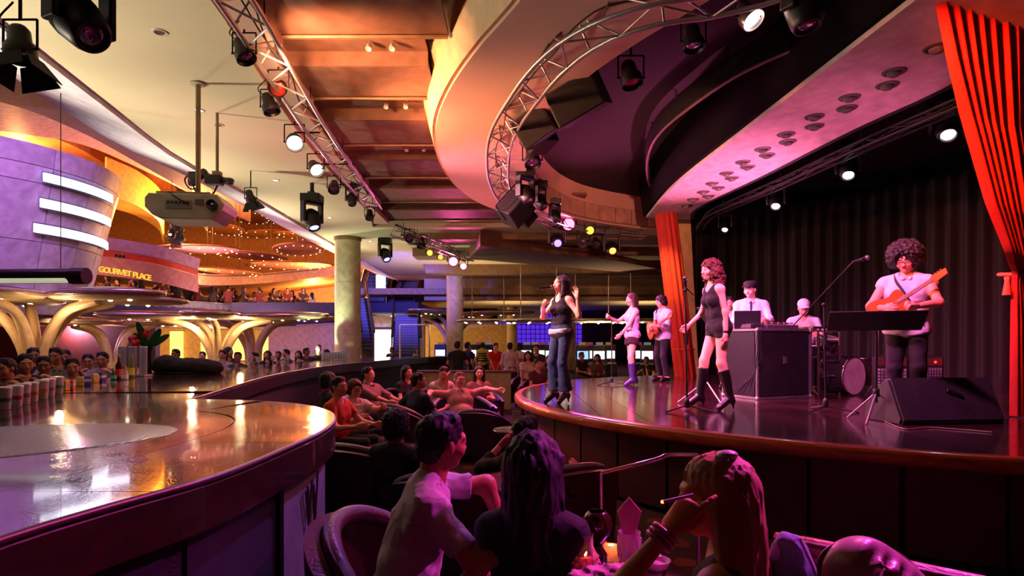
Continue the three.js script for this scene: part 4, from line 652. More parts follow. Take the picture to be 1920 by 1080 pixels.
{ // wedge monitor and amplifiers
  const L = S(1692, 797), t = thing('stage_monitor', 'dark wedge monitor loudspeaker at the stage front', 'loudspeaker', L, .1);
  const prof = [[0, .0], [.02, .0], [.52, .0], [.52, .16], [.24, .42], [.16, .44], [-.02, .05]], g = panel(prof, 1.06, .01).rotateY(Math.PI / 2).translate(.53, 0, 0);
  obj('cabinet', g, M(0x2a2628, .6, { bumpMap: bumpFine, bumpScale: .003 }), t); obj('side_cap', [panel(prof.map(([a, b]) => [a * .96 + .01, b * .95 + .01]), .012).rotateY(Math.PI / 2).translate(-.022, 0, 0)], M(0x2e2a2c, .5), t);
  obj('handle', rbox(.16, .04, .02, .008, .62, .3, -.075, [-.4, 0, -.4]), black, t); for (const x of [.1, .95]) obj('rubber_foot', rbox(.06, .03, .06, .008, x, .012, -.1), blackMatt, t); obj('connector', [box(.05, .03, .02, .48, .045, .0), box(.05, .03, .02, .62, .045, .0)], darkSteel, t);
  for (const [px, d, w, h, l] of [[1668, 7.7, .36, .62, 'bass amplifier with a pale grille behind the music desk'], [1738, 7.9, .3, .62, 'small amplifier with a red lamp behind the bass player']]) {
    const p = P(px, 640, d), a = thing('amplifier', l, 'amplifier', V(p.x, STG, p.z), -.4); obj('cabinet', rbox(w, h, .3, .015, 0, h / 2, 0), black, a); obj('grille', rbox(w * .86, h * .72, .012, .003, 0, h * .42, .152), M(0x9a8790, .5, { bumpMap: weave, bumpScale: .004 }), a);
    const gm = M(0x1a1216, .8); for (let i = 1; i < 9; i++) obj('grille_bar', box(.008, h * .72, .006, -w * .43 + i * w * .0956, h * .42, .16), gm, a); for (let i = 1; i < 12; i++) obj('grille_bar', box(w * .86, .008, .006, 0, h * .06 + i * h * .06, .16), gm, a);
    obj('control_panel', rbox(w * .9, h * .14, .01, .003, 0, h * .9, .151), M(0x4a1612, .4), a); obj('pilot_lamp', ball(.015, w * .2, h * .9, .16), lamp(0xff2a1c, 6), a); obj('handle', rbox(w * .5, .02, .03, .006, 0, h + .01, 0), black, a);
  }
  const cb = thing('stage_cable', 'thin cable curling over the deck by the wedge monitor', 'cable'); obj('lead', [tube([S(1655, 790), S(1700, 806), S(1740, 803), S(1790, 806), S(1860, 812)].map((v) => V(v.x, STG + .008, v.z)), .006, 5), tube([S(1640, 760), S(1660, 776), S(1640, 782), S(1665, 788), S(1690, 770)].map((v) => V(v.x, STG + .008, v.z)), .006, 5)], M(0x8a7a7a, .4), cb);
}
// ---------- performers ----------
function guitar(label, c, neckDir, face, col, L = .62) {
  const t = thing('electric_guitar', label, 'guitar', c), x = neckDir.clone().normalize(), z = face.clone().addScaledVector(x, -face.dot(x)).normalize(), y = z.clone().cross(x); t.quaternion.setFromRotationMatrix(new THREE.Matrix4().makeBasis(x, y, z));
  const sh = new THREE.Shape(); sh.moveTo(.2, .04); sh.bezierCurveTo(.24, .16, .14, .15, .08, .11); sh.bezierCurveTo(.0, .1, -.06, .19, -.17, .17); sh.bezierCurveTo(-.27, .14, -.27, -.14, -.17, -.17); sh.bezierCurveTo(-.06, -.19, .0, -.1, .08, -.12); sh.bezierCurveTo(.16, -.17, .24, -.14, .19, -.04); sh.lineTo(.2, .04);
  obj('body', new THREE.ExtrudeGeometry(sh, { depth: .03, bevelEnabled: true, bevelSize: .008, bevelThickness: .008, bevelSegments: 2 }).translate(0, 0, -.02), M(col, .2, { clearcoat: .8 }), t);
  obj('neck', rbox(L, .05, .024, .008, .1 + L / 2, 0, .012), M(0x8a5a38, .4), t); obj('headstock', panel([[0, -.03], [.03, -.045], [.17, -.035], [.19, .03], [.03, .04], [0, .028]], .016, .003).translate(.1 + L, 0, .01), M(col, .3), t);
  for (let i = 0; i < 4; i++) { obj('string', rod(V(-.14, -.018 + i * .012, .034), V(.12 + L, -.018 + i * .012, .03), .0012, .0012, 4), steel, t); obj('tuner', ball(.012, .14 + L + i * .035, .05, .01, [1, 1, 1], 8), chrome, t); }
  obj('pickup', [rbox(.03, .08, .012, .003, -.06, 0, .024), rbox(.03, .08, .012, .003, .04, 0, .024)], black, t); obj('bridge', rbox(.03, .08, .016, .003, -.15, 0, .024), chrome, t); return t;
}
function strapOn(p, gt, label) { const t = (x, y, z) => p.world(p.t(x, y, z)), s = thing('guitar_strap', label, 'strap'), pts = [t(.14, .02, .14), t(.05, .2, .17), t(-.02, .33, .16), t(-.09, .44, .11), t(-.11, .51, -.0), t(-.07, .42, -.13), t(.05, .2, -.15), t(.14, 0, -.12)].map((v) => v), q = smooth(pts, 40); obj('band', ribbon(q.map((v) => V(v.x, v.y + .025, v.z)), q.map((v) => V(v.x, v.y - .025, v.z)), .004), M(0x1a1220, .7), s); }
const skinP = 0xe0ab90;
{ // lead singer
  const s = person({ label: 'woman singing in dark vest and flared jeans at the stage edge, one hand raised', pos: S(1053, 756), turn: -.95, fem: true, scale: .95, skin: skinP, hair: ['long', 0x1a1010], head: [-.25, -.08, 0], wr: [-.09, 1.36, .25], er: [-.6, -.8, -.1], wl: [.33, 1.45, .0], el: [.7, -.8, -.1], hands: ['open', 'grip'], palmL: [.1, .1, 1], palmR: [.9, 0, -.3], al: [.075, .155, -.02], ar: [-.08, .155, .05], top: { c: 0x16152a, sleeve: 0, strap: true, name: 'vest', sash: 0xcfd4e6 }, bottom: { c: 0x2f4470, flare: .05, name: 'jeans' }, shoes: { c: 0x201820, heel: .07 }, cell: .011 });
  const a = s.wr, m = thing('microphone', 'black microphone held by the lead singer', 'microphone'), hd = V(0, -.06, .135).applyMatrix4(s.HM); micBody(m, s.world(hd.clone().add(V(-.03, -.03, .22))), s.world(hd));
  obj('wristband', lathe([[.034, -.06], [.036, .06], [.03, .06], [.03, -.06]], 16).applyQuaternion(new THREE.Quaternion().setFromUnitVectors(V(0, 1, 0), s.wR.clone().sub(s.eR).normalize())).translate(...mid(s.wR, s.eR, .32).toArray()), cloth(0xdedaf0), s.g);
  for (let i = 0; i < 4; i++) obj('button', ball(.009, ...s.t(0, .12 + i * .07, .14 + (i > 2 ? .01 : 0)).toArray(), [1, 1, .5], 8), steel, s.g);
}
{ const s = person({ label: 'woman in pale pink top and short dark skirt reaching for her microphone', pos: S(1186, 723), turn: -1.35, fem: true, scale: .97, skin: skinP, hair: ['straight', 0x3a1a14], head: [.0, .02, 0], wr: [-.12, 1.3, .42], wl: [.16, .98, .3], hands: ['relaxed', 'grip'], al: [.09, .13, .04], ar: [-.11, .13, -.1], top: { c: 0xe2c6d8, sleeve: 0, strap: true, name: 'top', hem: .05 }, bottom: { c: 0x3a1c26, skirt: .42 }, shoes: { c: 0x4a3a78, boot: .72, heel: .05 }, cell: .013 }); obj('bracelet', new THREE.TorusGeometry(.036, .008, 8, 18).applyQuaternion(new THREE.Quaternion().setFromUnitVectors(V(0, 0, 1), s.wL.clone().sub(s.eL).normalize())).translate(...mid(s.wL, s.eL, .12).toArray()), steel, s.g); }
{ const s = person({ label: 'guitarist in white shirt and dark trousers by the red drape', pos: S(1243, 715), turn: -1.15, scale: 1.03, skin: skinP, hair: ['mop', 0x15101a], head: [-.2, .25, 0], wr: [-.06, 1.0, .25], wl: [.22, 1.08, .34], hands: ['grip', 'relaxed'], top: { c: 0xe6dcea, sleeve: 1.5, collar: 0xe6dcea, hem: .1 }, bottom: { c: 0x16121c }, cell: .013 });
  guitar('red electric guitar held by the guitarist beside the drape', s.world(V(-.06, 1.04, .2)), s.world(V(1, 1.35, .45)).sub(s.world(V(0, 1.04, .24))), s.world(V(0, 0, 1)).sub(s.world(V(0, 0, 0))), 0xa02a1c); strapOn(s, null, 'dark strap across the white shirt of the guitarist by the drape'); }
{ const s = person({ label: 'curly haired woman in black top, shorts and tall boots leaning to her microphone', pos: S(1343, 768), turn: -1.4, fem: true, scale: 1.01, skin: skinP, hair: ['curly', 0x5a2018], p0: [0, 1.0, -.03], lean: .16, head: [.05, -.05, 0], wl: [.2, .86, -.02], el: [.5, -.3, -.9], wr: [-.24, 1.0, .24], hands: ['relaxed', 'relaxed'], al: [.1, .155, -.12], ar: [-.1, .155, .16], kl: [.05, 0, 1], kr: [-.1, 0, 1], top: { c: 0x191118, sleeve: 0, strap: true, name: 'top' }, bottom: { c: 0x120c12, len: .3, name: 'shorts' }, shoes: { c: 0x1a1014, boot: .8, heel: .07 }, cell: .011 }); obj('bracelet', new THREE.TorusGeometry(.034, .008, 8, 18).applyQuaternion(new THREE.Quaternion().setFromUnitVectors(V(0, 0, 1), s.wL.clone().sub(s.eL).normalize())).translate(...mid(s.wL, s.eL, .1).toArray()), black, s.g); }
{ const d = 9.55, p = P(1408, 640, d), s = person({ label: 'man in white shirt, dark tie and black cap behind the flight case', pos: V(p.x, STG, -d), turn: -.35, scale: 1.02, skin: skinP, hair: ['short', 0x1a1210], head: [-.45, .12, 0], wr: [-.14, 1.12, .36], wl: [.2, 1.1, .36], top: { c: 0xe8def0, sleeve: 1.6, collar: 0xe8def0, tie: 0x2a1a3a }, bottom: { c: 0x16121c }, cell: .013, build: 1.06 });
  const h = thing('cap', 'flat black cap on the man behind the flight case', 'hat'); h.applyMatrix4(s.headM); obj('crown', lathe([[0, .14], [.06, .138], [.098, .115], [.1, .06], [.09, .055], [0, .055]], 24).scale(1, 1, 1.12).rotateX(-.1).translate(0, -.005, -.02), blackMatt, h); obj('peak', new THREE.CylinderGeometry(.1, .1, .012, 24, 1, false, -1.1, 2.2).scale(.85, 1, 1).translate(0, .052, .05), black, h); }
{ const d = 10.7, p = P(1366, 640, d); person({ label: 'player in white half hidden behind the laptop and curly haired woman', pos: V(p.x, STG, -d), turn: -.5, scale: .93, skin: 0xc98a70, hair: ['short', 0x140e0c], head: [.3, .1, 0], wr: [-.3, 1.0, .4], wl: [.2, 1.0, .4], top: { c: 0xd8c8d4, sleeve: 1.5 }, bottom: { c: 0x16121c }, cell: .016 }); }
{ const s = person({ label: 'drummer in white with a white cap looking down', pos: V(4.82, STG, -10.15), turn: -.4, seated: true, p0: [0, .72, 0], lean: .12, scale: 1, skin: 0xd08a76, hair: [null, 0x5a3a34], head: [0, .45, 0], wl: [.2, .92, .36], wr: [-.22, .92, .36], hands: ['grip', 'grip'], top: { c: 0xe2d6e0, sleeve: .6 }, bottom: { c: 0x16121c }, cell: .014 });
  const h = thing('cap', 'white rounded cap on the drummer', 'hat'); h.applyMatrix4(s.headM); obj('crown', ball(.104, 0, .068, -.03, [.92, .85, 1.0], 20), cloth(0xe4dcd8), h); obj('peak', new THREE.CylinderGeometry(.09, .09, .01, 20, 1, false, -1, 2).translate(0, .075, .05), cloth(0xe4dcd8), h);
  for (const [w, l] of [[s.wL, 'drum stick in the left hand of the drummer'], [s.wR, 'drum stick in the right hand of the drummer']]) { const k = thing('drum_stick', l, 'stick'), a = s.world(w.clone().add(V(0, .0, .06))); obj('shaft', rod(a, a.clone().add(V(-.05, .02, .3)), .007, .005), M(0xc09a6a, .5), k); } }
{ const d = 6.7, p = P(1700, 640, d), s = person({ label: 'bass player in white sleeveless shirt with big dark afro hair and glasses', pos: V(p.x, STG, -d), turn: -.62, scale: 1.075, skin: 0xdc8f74, hair: ['afro', 0x15100f], head: [-.12, .32, .05], wr: [-.17, 1.09, .3], er: [-.7, -.6, -.2], wl: [.1, 1.1, .33], el: [.8, -.5, -.1], palmL: [-.2, .6, -.7], hands: ['grip', 'relaxed'], top: { c: 0xe6dae2, sleeve: .22, collar: 0xe6dae2, hem: .1 }, bottom: { c: 0x1c1018 }, cell: .011, build: 1.12 });
  guitar('orange bass guitar slung on the bass player', s.world(V(-.13, 1.1, .24)), s.world(V(.62, 1.62, .16)).sub(s.world(V(0, 1.16, .24))), s.world(V(0, .2, 1)).sub(s.world(V(0, 0, 0))), 0xb4581c, .44).scale.setScalar(.86); strapOn(s, null, 'dark strap across the bass player chest');
  const gl = thing('eyeglasses', 'thin rimmed glasses on the bass player', 'glasses'); gl.applyMatrix4(s.headM); for (const k of [-1, 1]) { obj('rim', new THREE.TorusGeometry(.024, .0025, 6, 20).scale(1.1, .85, 1).translate(k * .031, .002, .103), darkSteel, gl); obj('temple', rod(V(k * .057, .006, .1), V(k * .078, .012, .0), .0022), darkSteel, gl); } obj('bridge', rod(V(-.006, .006, .106), V(.006, .006, .106), .0025), darkSteel, gl); }
// ---------- bar ----------
const granite = tex(512, 1.6, (u, v) => { const a = tn(u, v, 3, 5), b = tn(v, u, 30, 3), c = Math.pow(Math.abs(2 * a - 1), .5), k = .30 + .26 * c + .14 * (b - .5) + .08 * rnd(); return [k * 1.0, k * .93, k * .86]; });
const topRough = tex(256, .5, (u, v) => { const g = .25 + .5 * tn(u * 1, v, 9, 3); return [g, g, g]; }, false);
const rim = at([[0, 1005], [200, 945], [400, 890], [540, 835], [607, 804], [627, 783], [612, 768], [560, 757], [480, 751], [410, 748.5], [356, 748]], BAR);
const armF = at([[356, 748], [430, 725], [500, 705], [560, 693.5], [630, 683.5], [720, 675.5], [800, 669.5]], BAR), armB = at([[0, 738], [100, 722], [200, 708], [300, 697], [400, 689], [500, 682], [600, 676], [660, 672.5]], BAR);
const rimS = smooth([V(-1.05, BAR, 1.5), V(-1.32, BAR, -.6), ...rim], 70), fS = smooth([...armF, V(-1.9, BAR, -20.6)], 36), bS = smooth([...armB, V(-3.0, BAR, -21.6)], 36);
const outline = [...rimS.map(xz), ...fS.slice(1).map(xz), ...[...bS].reverse().map(xz), [-4.7, -4.5], [-4.6, -2], [-4.4, 1.5]];
{
  const inset = (pts, e) => pts.map(([x, z], i) => { const a = pts[(i + pts.length - 1) % pts.length], b = pts[(i + 1) % pts.length]; let nx = b[1] - a[1], nz = -(b[0] - a[0]); const L = Math.hypot(nx, nz) || 1; return [x + nx / L * e, z + nz / L * e]; });
  const t = thing('bar_counter', 'long curving bar with glossy stone top and reddish wooden edge', 'bar counter');
  const tm = [0xa89a92, 0x9d9088, 0xb2a49c].map((c) => M(c, .09, { map: granite, roughnessMap: null, clearcoat: .7, clearcoatRoughness: .05, bumpMap: bumpFine, bumpScale: .0006 }));
  // stone slabs: the round end in curved pieces, the long arm in cross pieces
  const jx = -2.55, inner_ = rimS.slice(0, 64).map((v) => V(Math.max(-3.4, v.x - .55 - .0), BAR, v.z)).map((v, i) => { const p = rimS[i], c = V(-2.6, BAR, Math.min(-.5, Math.max(-3.1, p.z))); return p.clone().lerp(c, .36); });
  const edges = [0, 12, 22, 32, 41, 49, 57, 63];
  for (let k = 0; k < edges.length - 1; k++) { const o = []; for (let i = edges[k]; i <= edges[k + 1]; i++) o.push(rimS[i]); const q = []; for (let i = edges[k + 1]; i >= edges[k]; i--) q.push(inner_[i]); const A = o.map((v, i) => (i === 0 ? v.clone().lerp(o[1], .03) : i === o.length - 1 ? v.clone().lerp(o[i - 1], .03) : v)), pts = [...A, ...q].map(xz); obj('stone_slab', slab(pts, BAR - .03, BAR), tm[k % 3], t); }
  const core = [...inner_.map((v) => xz(v.clone().lerp(V(-2.6, BAR, -2), .008))), xz(rimS[64]), ...rimS.slice(65).map(xz), xz(fS[0]), [-3.05, -5.9], [-5.0, -5.9], [-4.7, -4.5], [-4.6, -2], [-4.4, 1.5]];
  obj('stone_slab', slab(core, BAR - .03, BAR - .001), tm[1], t);
  const N = 12, f2 = fS.filter((v) => v.z < -5.85), b2 = bS.filter((v) => v.z < -5.85), pick = (L, u) => { const k = u * (L.length - 1), i = Math.min(L.length - 2, k | 0); return L[i].clone().lerp(L[i + 1], k - i); };
  for (let k = 0; k < N; k++) { const u0 = k / N + .0006, u1 = (k + 1) / N - .0006, o = [0, .33, .66, 1].map((w) => xz(pick(f2, u0 + (u1 - u0) * w))), q = [1, .66, .33, 0].map((w) => xz(pick(b2, u0 + (u1 - u0) * w))); obj('stone_slab', slab([...o, ...q], BAR - .03, BAR), tm[(k * 2) % 3], t); }
  obj('underlay', slab(inset(outline, -.004), BAR - .045, BAR - .03), M(0x2a1a18, .6), t);
  obj('edge_band', slab(outline, BAR - .2, BAR - .028, .006), M(0x3c1a14, .35, { map: woodTex, clearcoat: .4 }), t);
  obj('edge_trim', tube(rimS.concat(fS.slice(1)).map((v) => V(v.x, BAR - .012, v.z)), .013, 8, 220), M(0x6a5048, .35, { metal: .5 }), t);
  obj('body', slab(inset(outline, .09), 0, BAR - .2), M(0x2c2c2f, .6, { bumpMap: bumpFine, bumpScale: .003 }), t);
  for (let k = 0; k < 5; k++) obj('front_panel', ribbon(rimS.slice(6 + k * 7, 13 + k * 7).map((v) => { const i = rimS.indexOf(v), n = rimS[i + 1].clone().sub(rimS[i - 1]).normalize(); return V(v.x + n.z * .075, .12, v.z - n.x * .075).addScaledVector(n, 0); }), rimS.slice(6 + k * 7, 13 + k * 7).map((v) => { const i = rimS.indexOf(v), n = rimS[i + 1].clone().sub(rimS[i - 1]).normalize(); return V(v.x + n.z * .075, BAR - .215, v.z - n.x * .075); }), .012), M(0x333337, .55, { map: grain }), t);
  const pxOf = (v) => 960 + F * v.x / -v.z, i0 = rimS.findIndex((v) => v.z < -1.6 && pxOf(v) > 552), i1 = rimS.findIndex((v, i) => i > i0 + 4 && v.z < -4.0);
  const sil = rimS.slice(i0, i1).map((v) => { const i = rimS.indexOf(v), n = rimS[i + 1].clone().sub(rimS[i - 1]).normalize(); return V(v.x + n.z * .055, BAR, v.z - n.x * .055); });
  const sp = obj('metal_end_panel', ribbon(sil.map((v) => V(v.x, .05, v.z)), sil.map((v) => V(v.x, BAR - .21, v.z)), .02), M(0xb6b2b6, .35, { metal: .4 }), t);
  const lo = sil[2], lo2 = sil[5], dir = lo2.clone().sub(lo).normalize(), nn = V(-dir.z, 0, dir.x); const mk = (a, b) => rod(lo.clone().addScaledVector(dir, a[0]).addScaledVector(nn, .022).setY(a[1]), lo.clone().addScaledVector(dir, b[0]).addScaledVector(nn, .022).setY(b[1]), .006);
  obj('emblem', [mk([.02, .9], [.08, .68]), mk([.08, .68], [.14, .93]), mk([.14, .93], [.2, .66]), mk([.2, .66], [.26, .96]), mk([.05, .92], [.1, .74]), mk([.17, .9], [.22, .72])], M(0x6a4a4a, .4, { metal: .5 }), sp);
  // ribbed round mat let into the top
  const rib = tex(128, .05, (u) => { const g = .5 + .5 * Math.sin(u * 12.566); return [g, g, g]; }, false);
  const dc = G(60, 826, BAR); obj('ribbed_disc', lathe([[0, .004], [.98, .004], [1.0, 0]], 64).scale(1, 1, .62).rotateY(.5).translate(dc.x - .35, BAR, dc.z + .1), M(0x807c82, .22, { map: null, bumpMap: rib, bumpScale: .004, metal: .5 }), t);
}
// things on the bar
const cupM = [[0xd9e2da, 0x3f8a5c], [0xe2e4ea, 0xb03048], [0xd8dce0, 0x8a6a4a], [0xe6dccb, 0xc05a2a], [0xe0e6e0, 0xd08a2a], [0xdfe4ee, 0x9a6a9a]];
function tumbler(px, py, i, label) {
  const p = G(px, py, BAR), t = thing('tumbler', label, 'cup', V(p.x, BAR, p.z), i); t.scale.setScalar(1.25); obj('cup', lathe([[0, .002], [.036, .002], [.042, .125], [.038, .125], [.033, .008], [0, .008]], 20), M(cupM[i % 6][0], .25, { clearcoat: .5 }), t); obj('printed_band', lathe([[.0397, .045], [.0408, .07]], 20), M(cupM[i % 6][1], .4, { map: null }), t); obj('lid', lathe([[0, .134], [.036, .134], [.044, .128], [.044, .122]], 20), M(0xe4e8ea, .3), t);
}
[[6, 768], [28, 763], [43, 758], [58, 754], [78, 748], [91, 744], [107, 739]].forEach(([x, y], i) => tumbler(x, y, i, 'pale printed tumbler on the bar, ' + ['first', 'second', 'third', 'fourth', 'fifth', 'sixth', 'seventh'][i] + ' from the left picture edge'));
[[121, 732, 0xf0d23a, 'yellow'], [132, 731, 0xe07a6a, 'coral'], [150, 724, 0xf0d84a, 'bright yellow'], [162, 722, 0x2a4ae0, 'blue'], [177, 717, 0xe6dc5a, 'pale yellow'], [190, 714, 0x3a50b0, 'navy and white']].forEach(([x, y, c, n], i) => { const p = G(x, y, BAR), t = thing('small_carton', n + ' small carton in the row on the bar', 'carton', V(p.x, BAR, p.z), i * .3); obj('box', rbox(.075, .1, .075, .008, 0, .05, 0), M(c, .5, { map: null }), t); obj('band', box(.077, .03, .077, 0, .055, 0), M(0xe8e4da, .5), t); obj('flap', box(.07, .006, .05, 0, .103, 0), M(c, .5), t); });
{ // acrylic display tubes with bottles
  const c = G(243, 706, BAR), t = thing('acrylic_display', 'clear acrylic display stand of upright tubes on the bar', 'display', V(c.x, BAR, c.z)); obj('base', rbox(.46, .03, .2, .006, .04, .015, 0), M(0xbcc0c6, .15), t);
  for (let i = 0; i < 6; i++) obj('tube', lathe([[.033, .03], [.033, .42], [.031, .42], [.031, .03]], 16).translate(-.14 + i * .075, 0, (i % 2) * .05 - .02), M(0xdde4ee, .08, { map: null, transmission: .65, thickness: 0 }), t); for (let i = 0; i < 6; i++) obj('rim', lathe([[.03, .41], [.036, .42], [.03, .43]], 16).translate(-.14 + i * .075, 0, (i % 2) * .05 - .02), M(0xf0f2f4, .1), t);
  const bottle = (n, px, py, h, r, c, cc, l) => { const p = G(px, py, BAR), b = thing(n, l, 'bottle', V(p.x, BAR, p.z)); obj('glass', lathe([[0, .002], [r, .002], [r, h * .62], [r * .4, h * .78], [r * .36, h], [0, h]], 18), M(c, .08, { map: null, transmission: .4, thickness: 0 }), b); obj('label', lathe([[r * 1.01, h * .12], [r * 1.01, h * .45]], 18), M(cc, .6, { map: null }), b); obj('cap', lathe([[0, h + .02], [r * .42, h + .02], [r * .42, h - .02]], 14), M(0xc8a040, .3, { metal: .6 }), b); };
  bottle('bottle', 223, 711, .3, .04, 0x5a2a1a, 0xe04a3a, 'brown bottle with red label beside the acrylic tubes'); bottle('bottle', 234, 712, .16, .04, 0xe8e8ea, 0xffffff, 'squat white bottle beside the red labelled one'); bottle('bottle', 247, 708, .3, .035, 0x9ab06a, 0xe6e25a, 'green bottle with yellow label beside the acrylic tubes'); bottle('bottle', 213, 712, .13, .035, 0x3a8a7a, 0x7ad0c0, 'small teal bottle left of the acrylic tubes');
  const fp = G(276, 702, BAR), f = thing('flower_vase', 'dark vase with red flowers and broad green leaves on the bar', 'flowers', V(fp.x, BAR, fp.z)); obj('vase', lathe([[0, 0], [.07, 0], [.05, .1], [.055, .3], [.085, .42], [.08, .42], [.05, .3], [0, .28]], 20), M(0x18161c, .25), f);
  const leaf = (a, l, tilt, w) => { const g = new THREE.SphereGeometry(1, 14, 10).scale(w, l / 2, .008).translate(0, l / 2, 0); const p = g.attributes.position; for (let i = 0; i < p.count; i++) p.setZ(i, p.getZ(i) + .25 * p.getY(i) ** 2); g.computeVertexNormals(); return g.rotateX(.15).rotateZ(tilt).rotateY(a).translate(0, .4, 0); };
  [[.2, .42, .25, .055], [0, .4, -.75, .06], [.6, .36, -.95, .05], [-.3, .3, .7, .05]].forEach((q) => obj('leaf', leaf(...q), M(0x1f6a2c, .45), f)); [[-.02, .62, .02], [-.2, .52, .03], [-.14, .46, .06]].forEach(([x, y, z]) => obj('flower', [ball(.055, x, y, z, [1, 1.15, 1]), ball(.04, x + .03, y + .03, z), ball(.04, x - .03, y + .02, z)], M(0xd0281c, .5), f));
  const cov = thing('covered_equipment', 'lumpy object under a black cloth on the bar', 'cover', V(G(350, 700, BAR).x, BAR, G(350, 700, BAR).z)); obj('cloth', nets([E(0, .1, 0, .5, .14, .26), E(-.3, .14, .05, .2, .15, .2), E(.25, .08, 0, .32, .12, .22), E(0, -.2, 0, 1.2, .2, 1, { sub: true, k: .02 })], .02, .08, [.015, 9]), cloth(0x141318), cov); obj('hem', tube([0, 1, 2, 3, 4, 5, 6, 7].map((k) => V(.5 * Math.cos(k * .785), .012, .25 * Math.sin(k * .785))), .012, 6, 50, true), blackMatt, cov);
}
for (let i = 0; i < 9; i++) { const p = G(606 + i * 5.2, 675.6 - i * .45, BAR), t = thing('straight_glass', 'clear straight glass in the far row by the cream column', 'glass', V(p.x, BAR, p.z), 0, 'row of glasses by the column'); obj('bowl', lathe([[0, .002], [.05, .002], [.055, .2], [.05, .2], [.046, .012], [0, .012]], 14), M(0xe8f2ee, .05, { map: null, transmission: .6, thickness: 0 }), t); }
[[416, 698], [470, 691], [484, 690], [512, 686.5], [540, 683]].forEach(([x, y], i) => { const p = G(x, y, BAR), t = thing('wine_glass', 'stemmed glass on the bar among the far guests, ' + ['nearest', 'second', 'third', 'fourth', 'farthest'][i] + ' one', 'glass', V(p.x, BAR, p.z)); obj('bowl', lathe([[.006, .1], [.04, .13], [.045, .17], [.036, .21], [.034, .21], [.042, .17], [.036, .13], [0, .105]], 16), M(0xeef2f2, .04, { map: null, transmission: .7, thickness: 0 }), t); obj('stem', lathe([[0, 0], [.04, .002], [.008, .01], [.006, .1]], 14), M(0xeef2f2, .04, { map: null, transmission: .6, thickness: 0 }), t); });
// guests seated along the far side of the bar
const stool = (x, z) => { const t = thing('bar_stool', 'dark bar stool under a guest behind the bar', 'stool', V(x, 0, z), 0, 'stools behind the bar'); obj('seat', lathe([[0, .76], [.18, .76], [.19, .72], [.17, .69], [0, .69]], 20), black, t); obj('post', rod(V(0, .03, 0), V(0, .7, 0), .03), chrome, t); obj('foot', lathe([[0, .04], [.2, .02], [.2, 0], [0, 0]], 20), chrome, t); };
[[14, 672, 6.6, 'dark', 0x1a1618, 'guest in black at the left picture edge behind the bar'], [46, 664, 7.0, 'dark', 0x241d20, 'guest in dark brown behind the second tumbler'], [84, 668, 7.4, 'dark', 0x2a2426, 'guest in dark grey behind the printed tumblers'], [106, 652, 8.2, 'w', 0x8a8486, 'taller guest with grey white collar behind the tumblers'], [136, 672, 7.7, 'w', 0xb9b0a6, 'man in beige white shirt behind the yellow cartons'], [122, 656, 9.6, 'w', 0x5a4a4a, 'guest in brown standing behind the beige shirted man'], [166, 664, 9.4, 'w', 0xd0ccc8, 'guest in white behind the blue carton'], [193, 660, 9.0, 'w', 0xa8a49a, 'man in grey shirt left of the acrylic tubes'], [62, 652, 9.2, 'dark', 0x3a2a2a, 'guest in maroon farther back at the left']].forEach(([px, py, d0, k, c, l], i) => { const d = d0 + .5, p = P(px, py, d); person({ label: l, pos: V(p.x, 0, p.z), turn: .5 + .5 * Math.sin(i * 2.3), seated: true, p0: [0, p.y - .78, 0], al: [.12, .35, .25], ar: [-.12, .35, .25], wl: [.2, p.y - .32, .32], wr: [-.2, p.y - .32, .32], scale: 1, skin: [0xa87458, 0xb98466, 0x8f5f48][i % 3], hair: ['short', 0x120d0b], head: [(i % 3 - 1) * .5, .1, 0], top: { c, sleeve: .6, collar: k === 'w' ? c : 0 }, bottom: { c: 0x15131a }, cell: .018, shoes: { c: 0x100d0c } }); stool(p.x, p.z); });
[[418, 664, 12.6, 0xc8bcae, 0, 'guest in pale top nearest the branching columns'], [428, 658, 13.4, 0x2a3a38, 1, 'guest in dark green beside the pale dressed one'], [446, 668, 12.2, 0x3a3028, 0, 'guest in dark brown leaning on the bar'], [478, 668, 13.6, 0x30303a, 0, 'guest in slate grey before the branching column'], [502, 664, 14.2, 0x241f26, 1, 'guest in black with bushy hair at the far bar'], [522, 672, 15, 0xd8d8d4, 0, 'guest in bright white at the far bar'], [537, 661, 15.2, 0x4a5a44, 0, 'guest in olive green at the far bar'], [560, 664, 16, 0xa08074, 1, 'guest in pinkish brown at the far bar'], [574, 658, 16.6, 0x5a3038, 0, 'guest in wine red at the far bar'], [597, 652, 17.8, 0x3a2a30, 0, 'taller guest in plum at the far bar'], [612, 660, 18.2, 0x6a4a4a, 1, 'guest in dusty red near the cream column'], [735, 655, 22.5, 0x2c2c34, 0, 'guest in dark grey by the lit doorway'], [782, 660, 23.5, 0xb89a8c, 1, 'guest in tan inside the white gate frame'], [380, 668, 14.5, 0x3a2a22, 0, 'guest in brown behind the covered object'], [330, 662, 13.0, 0x2a2226, 0, 'guest in black behind the covered object']].forEach(([px, py, d, c, f, l], i) => { const p = P(px, py, d); person({ label: l, pos: V(p.x, 0, p.z), turn: .8 * Math.sin(i * 1.7), fem: !!f, scale: Math.min(1.05, Math.max(.85, (p.y + .08) / 1.71)), skin: [0xb98466, 0xc49274, 0x9a6a50][i % 3], hair: [f ? 'long' : 'short', 0x120d0b], head: [Math.sin(i) * .6, 0, 0], wl: [.2, 1.12, .3], wr: [-.2, 1.12, .3], top: { c, sleeve: .8 }, bottom: { c: 0x18161c }, cell: .024, headCell: .012 }); });
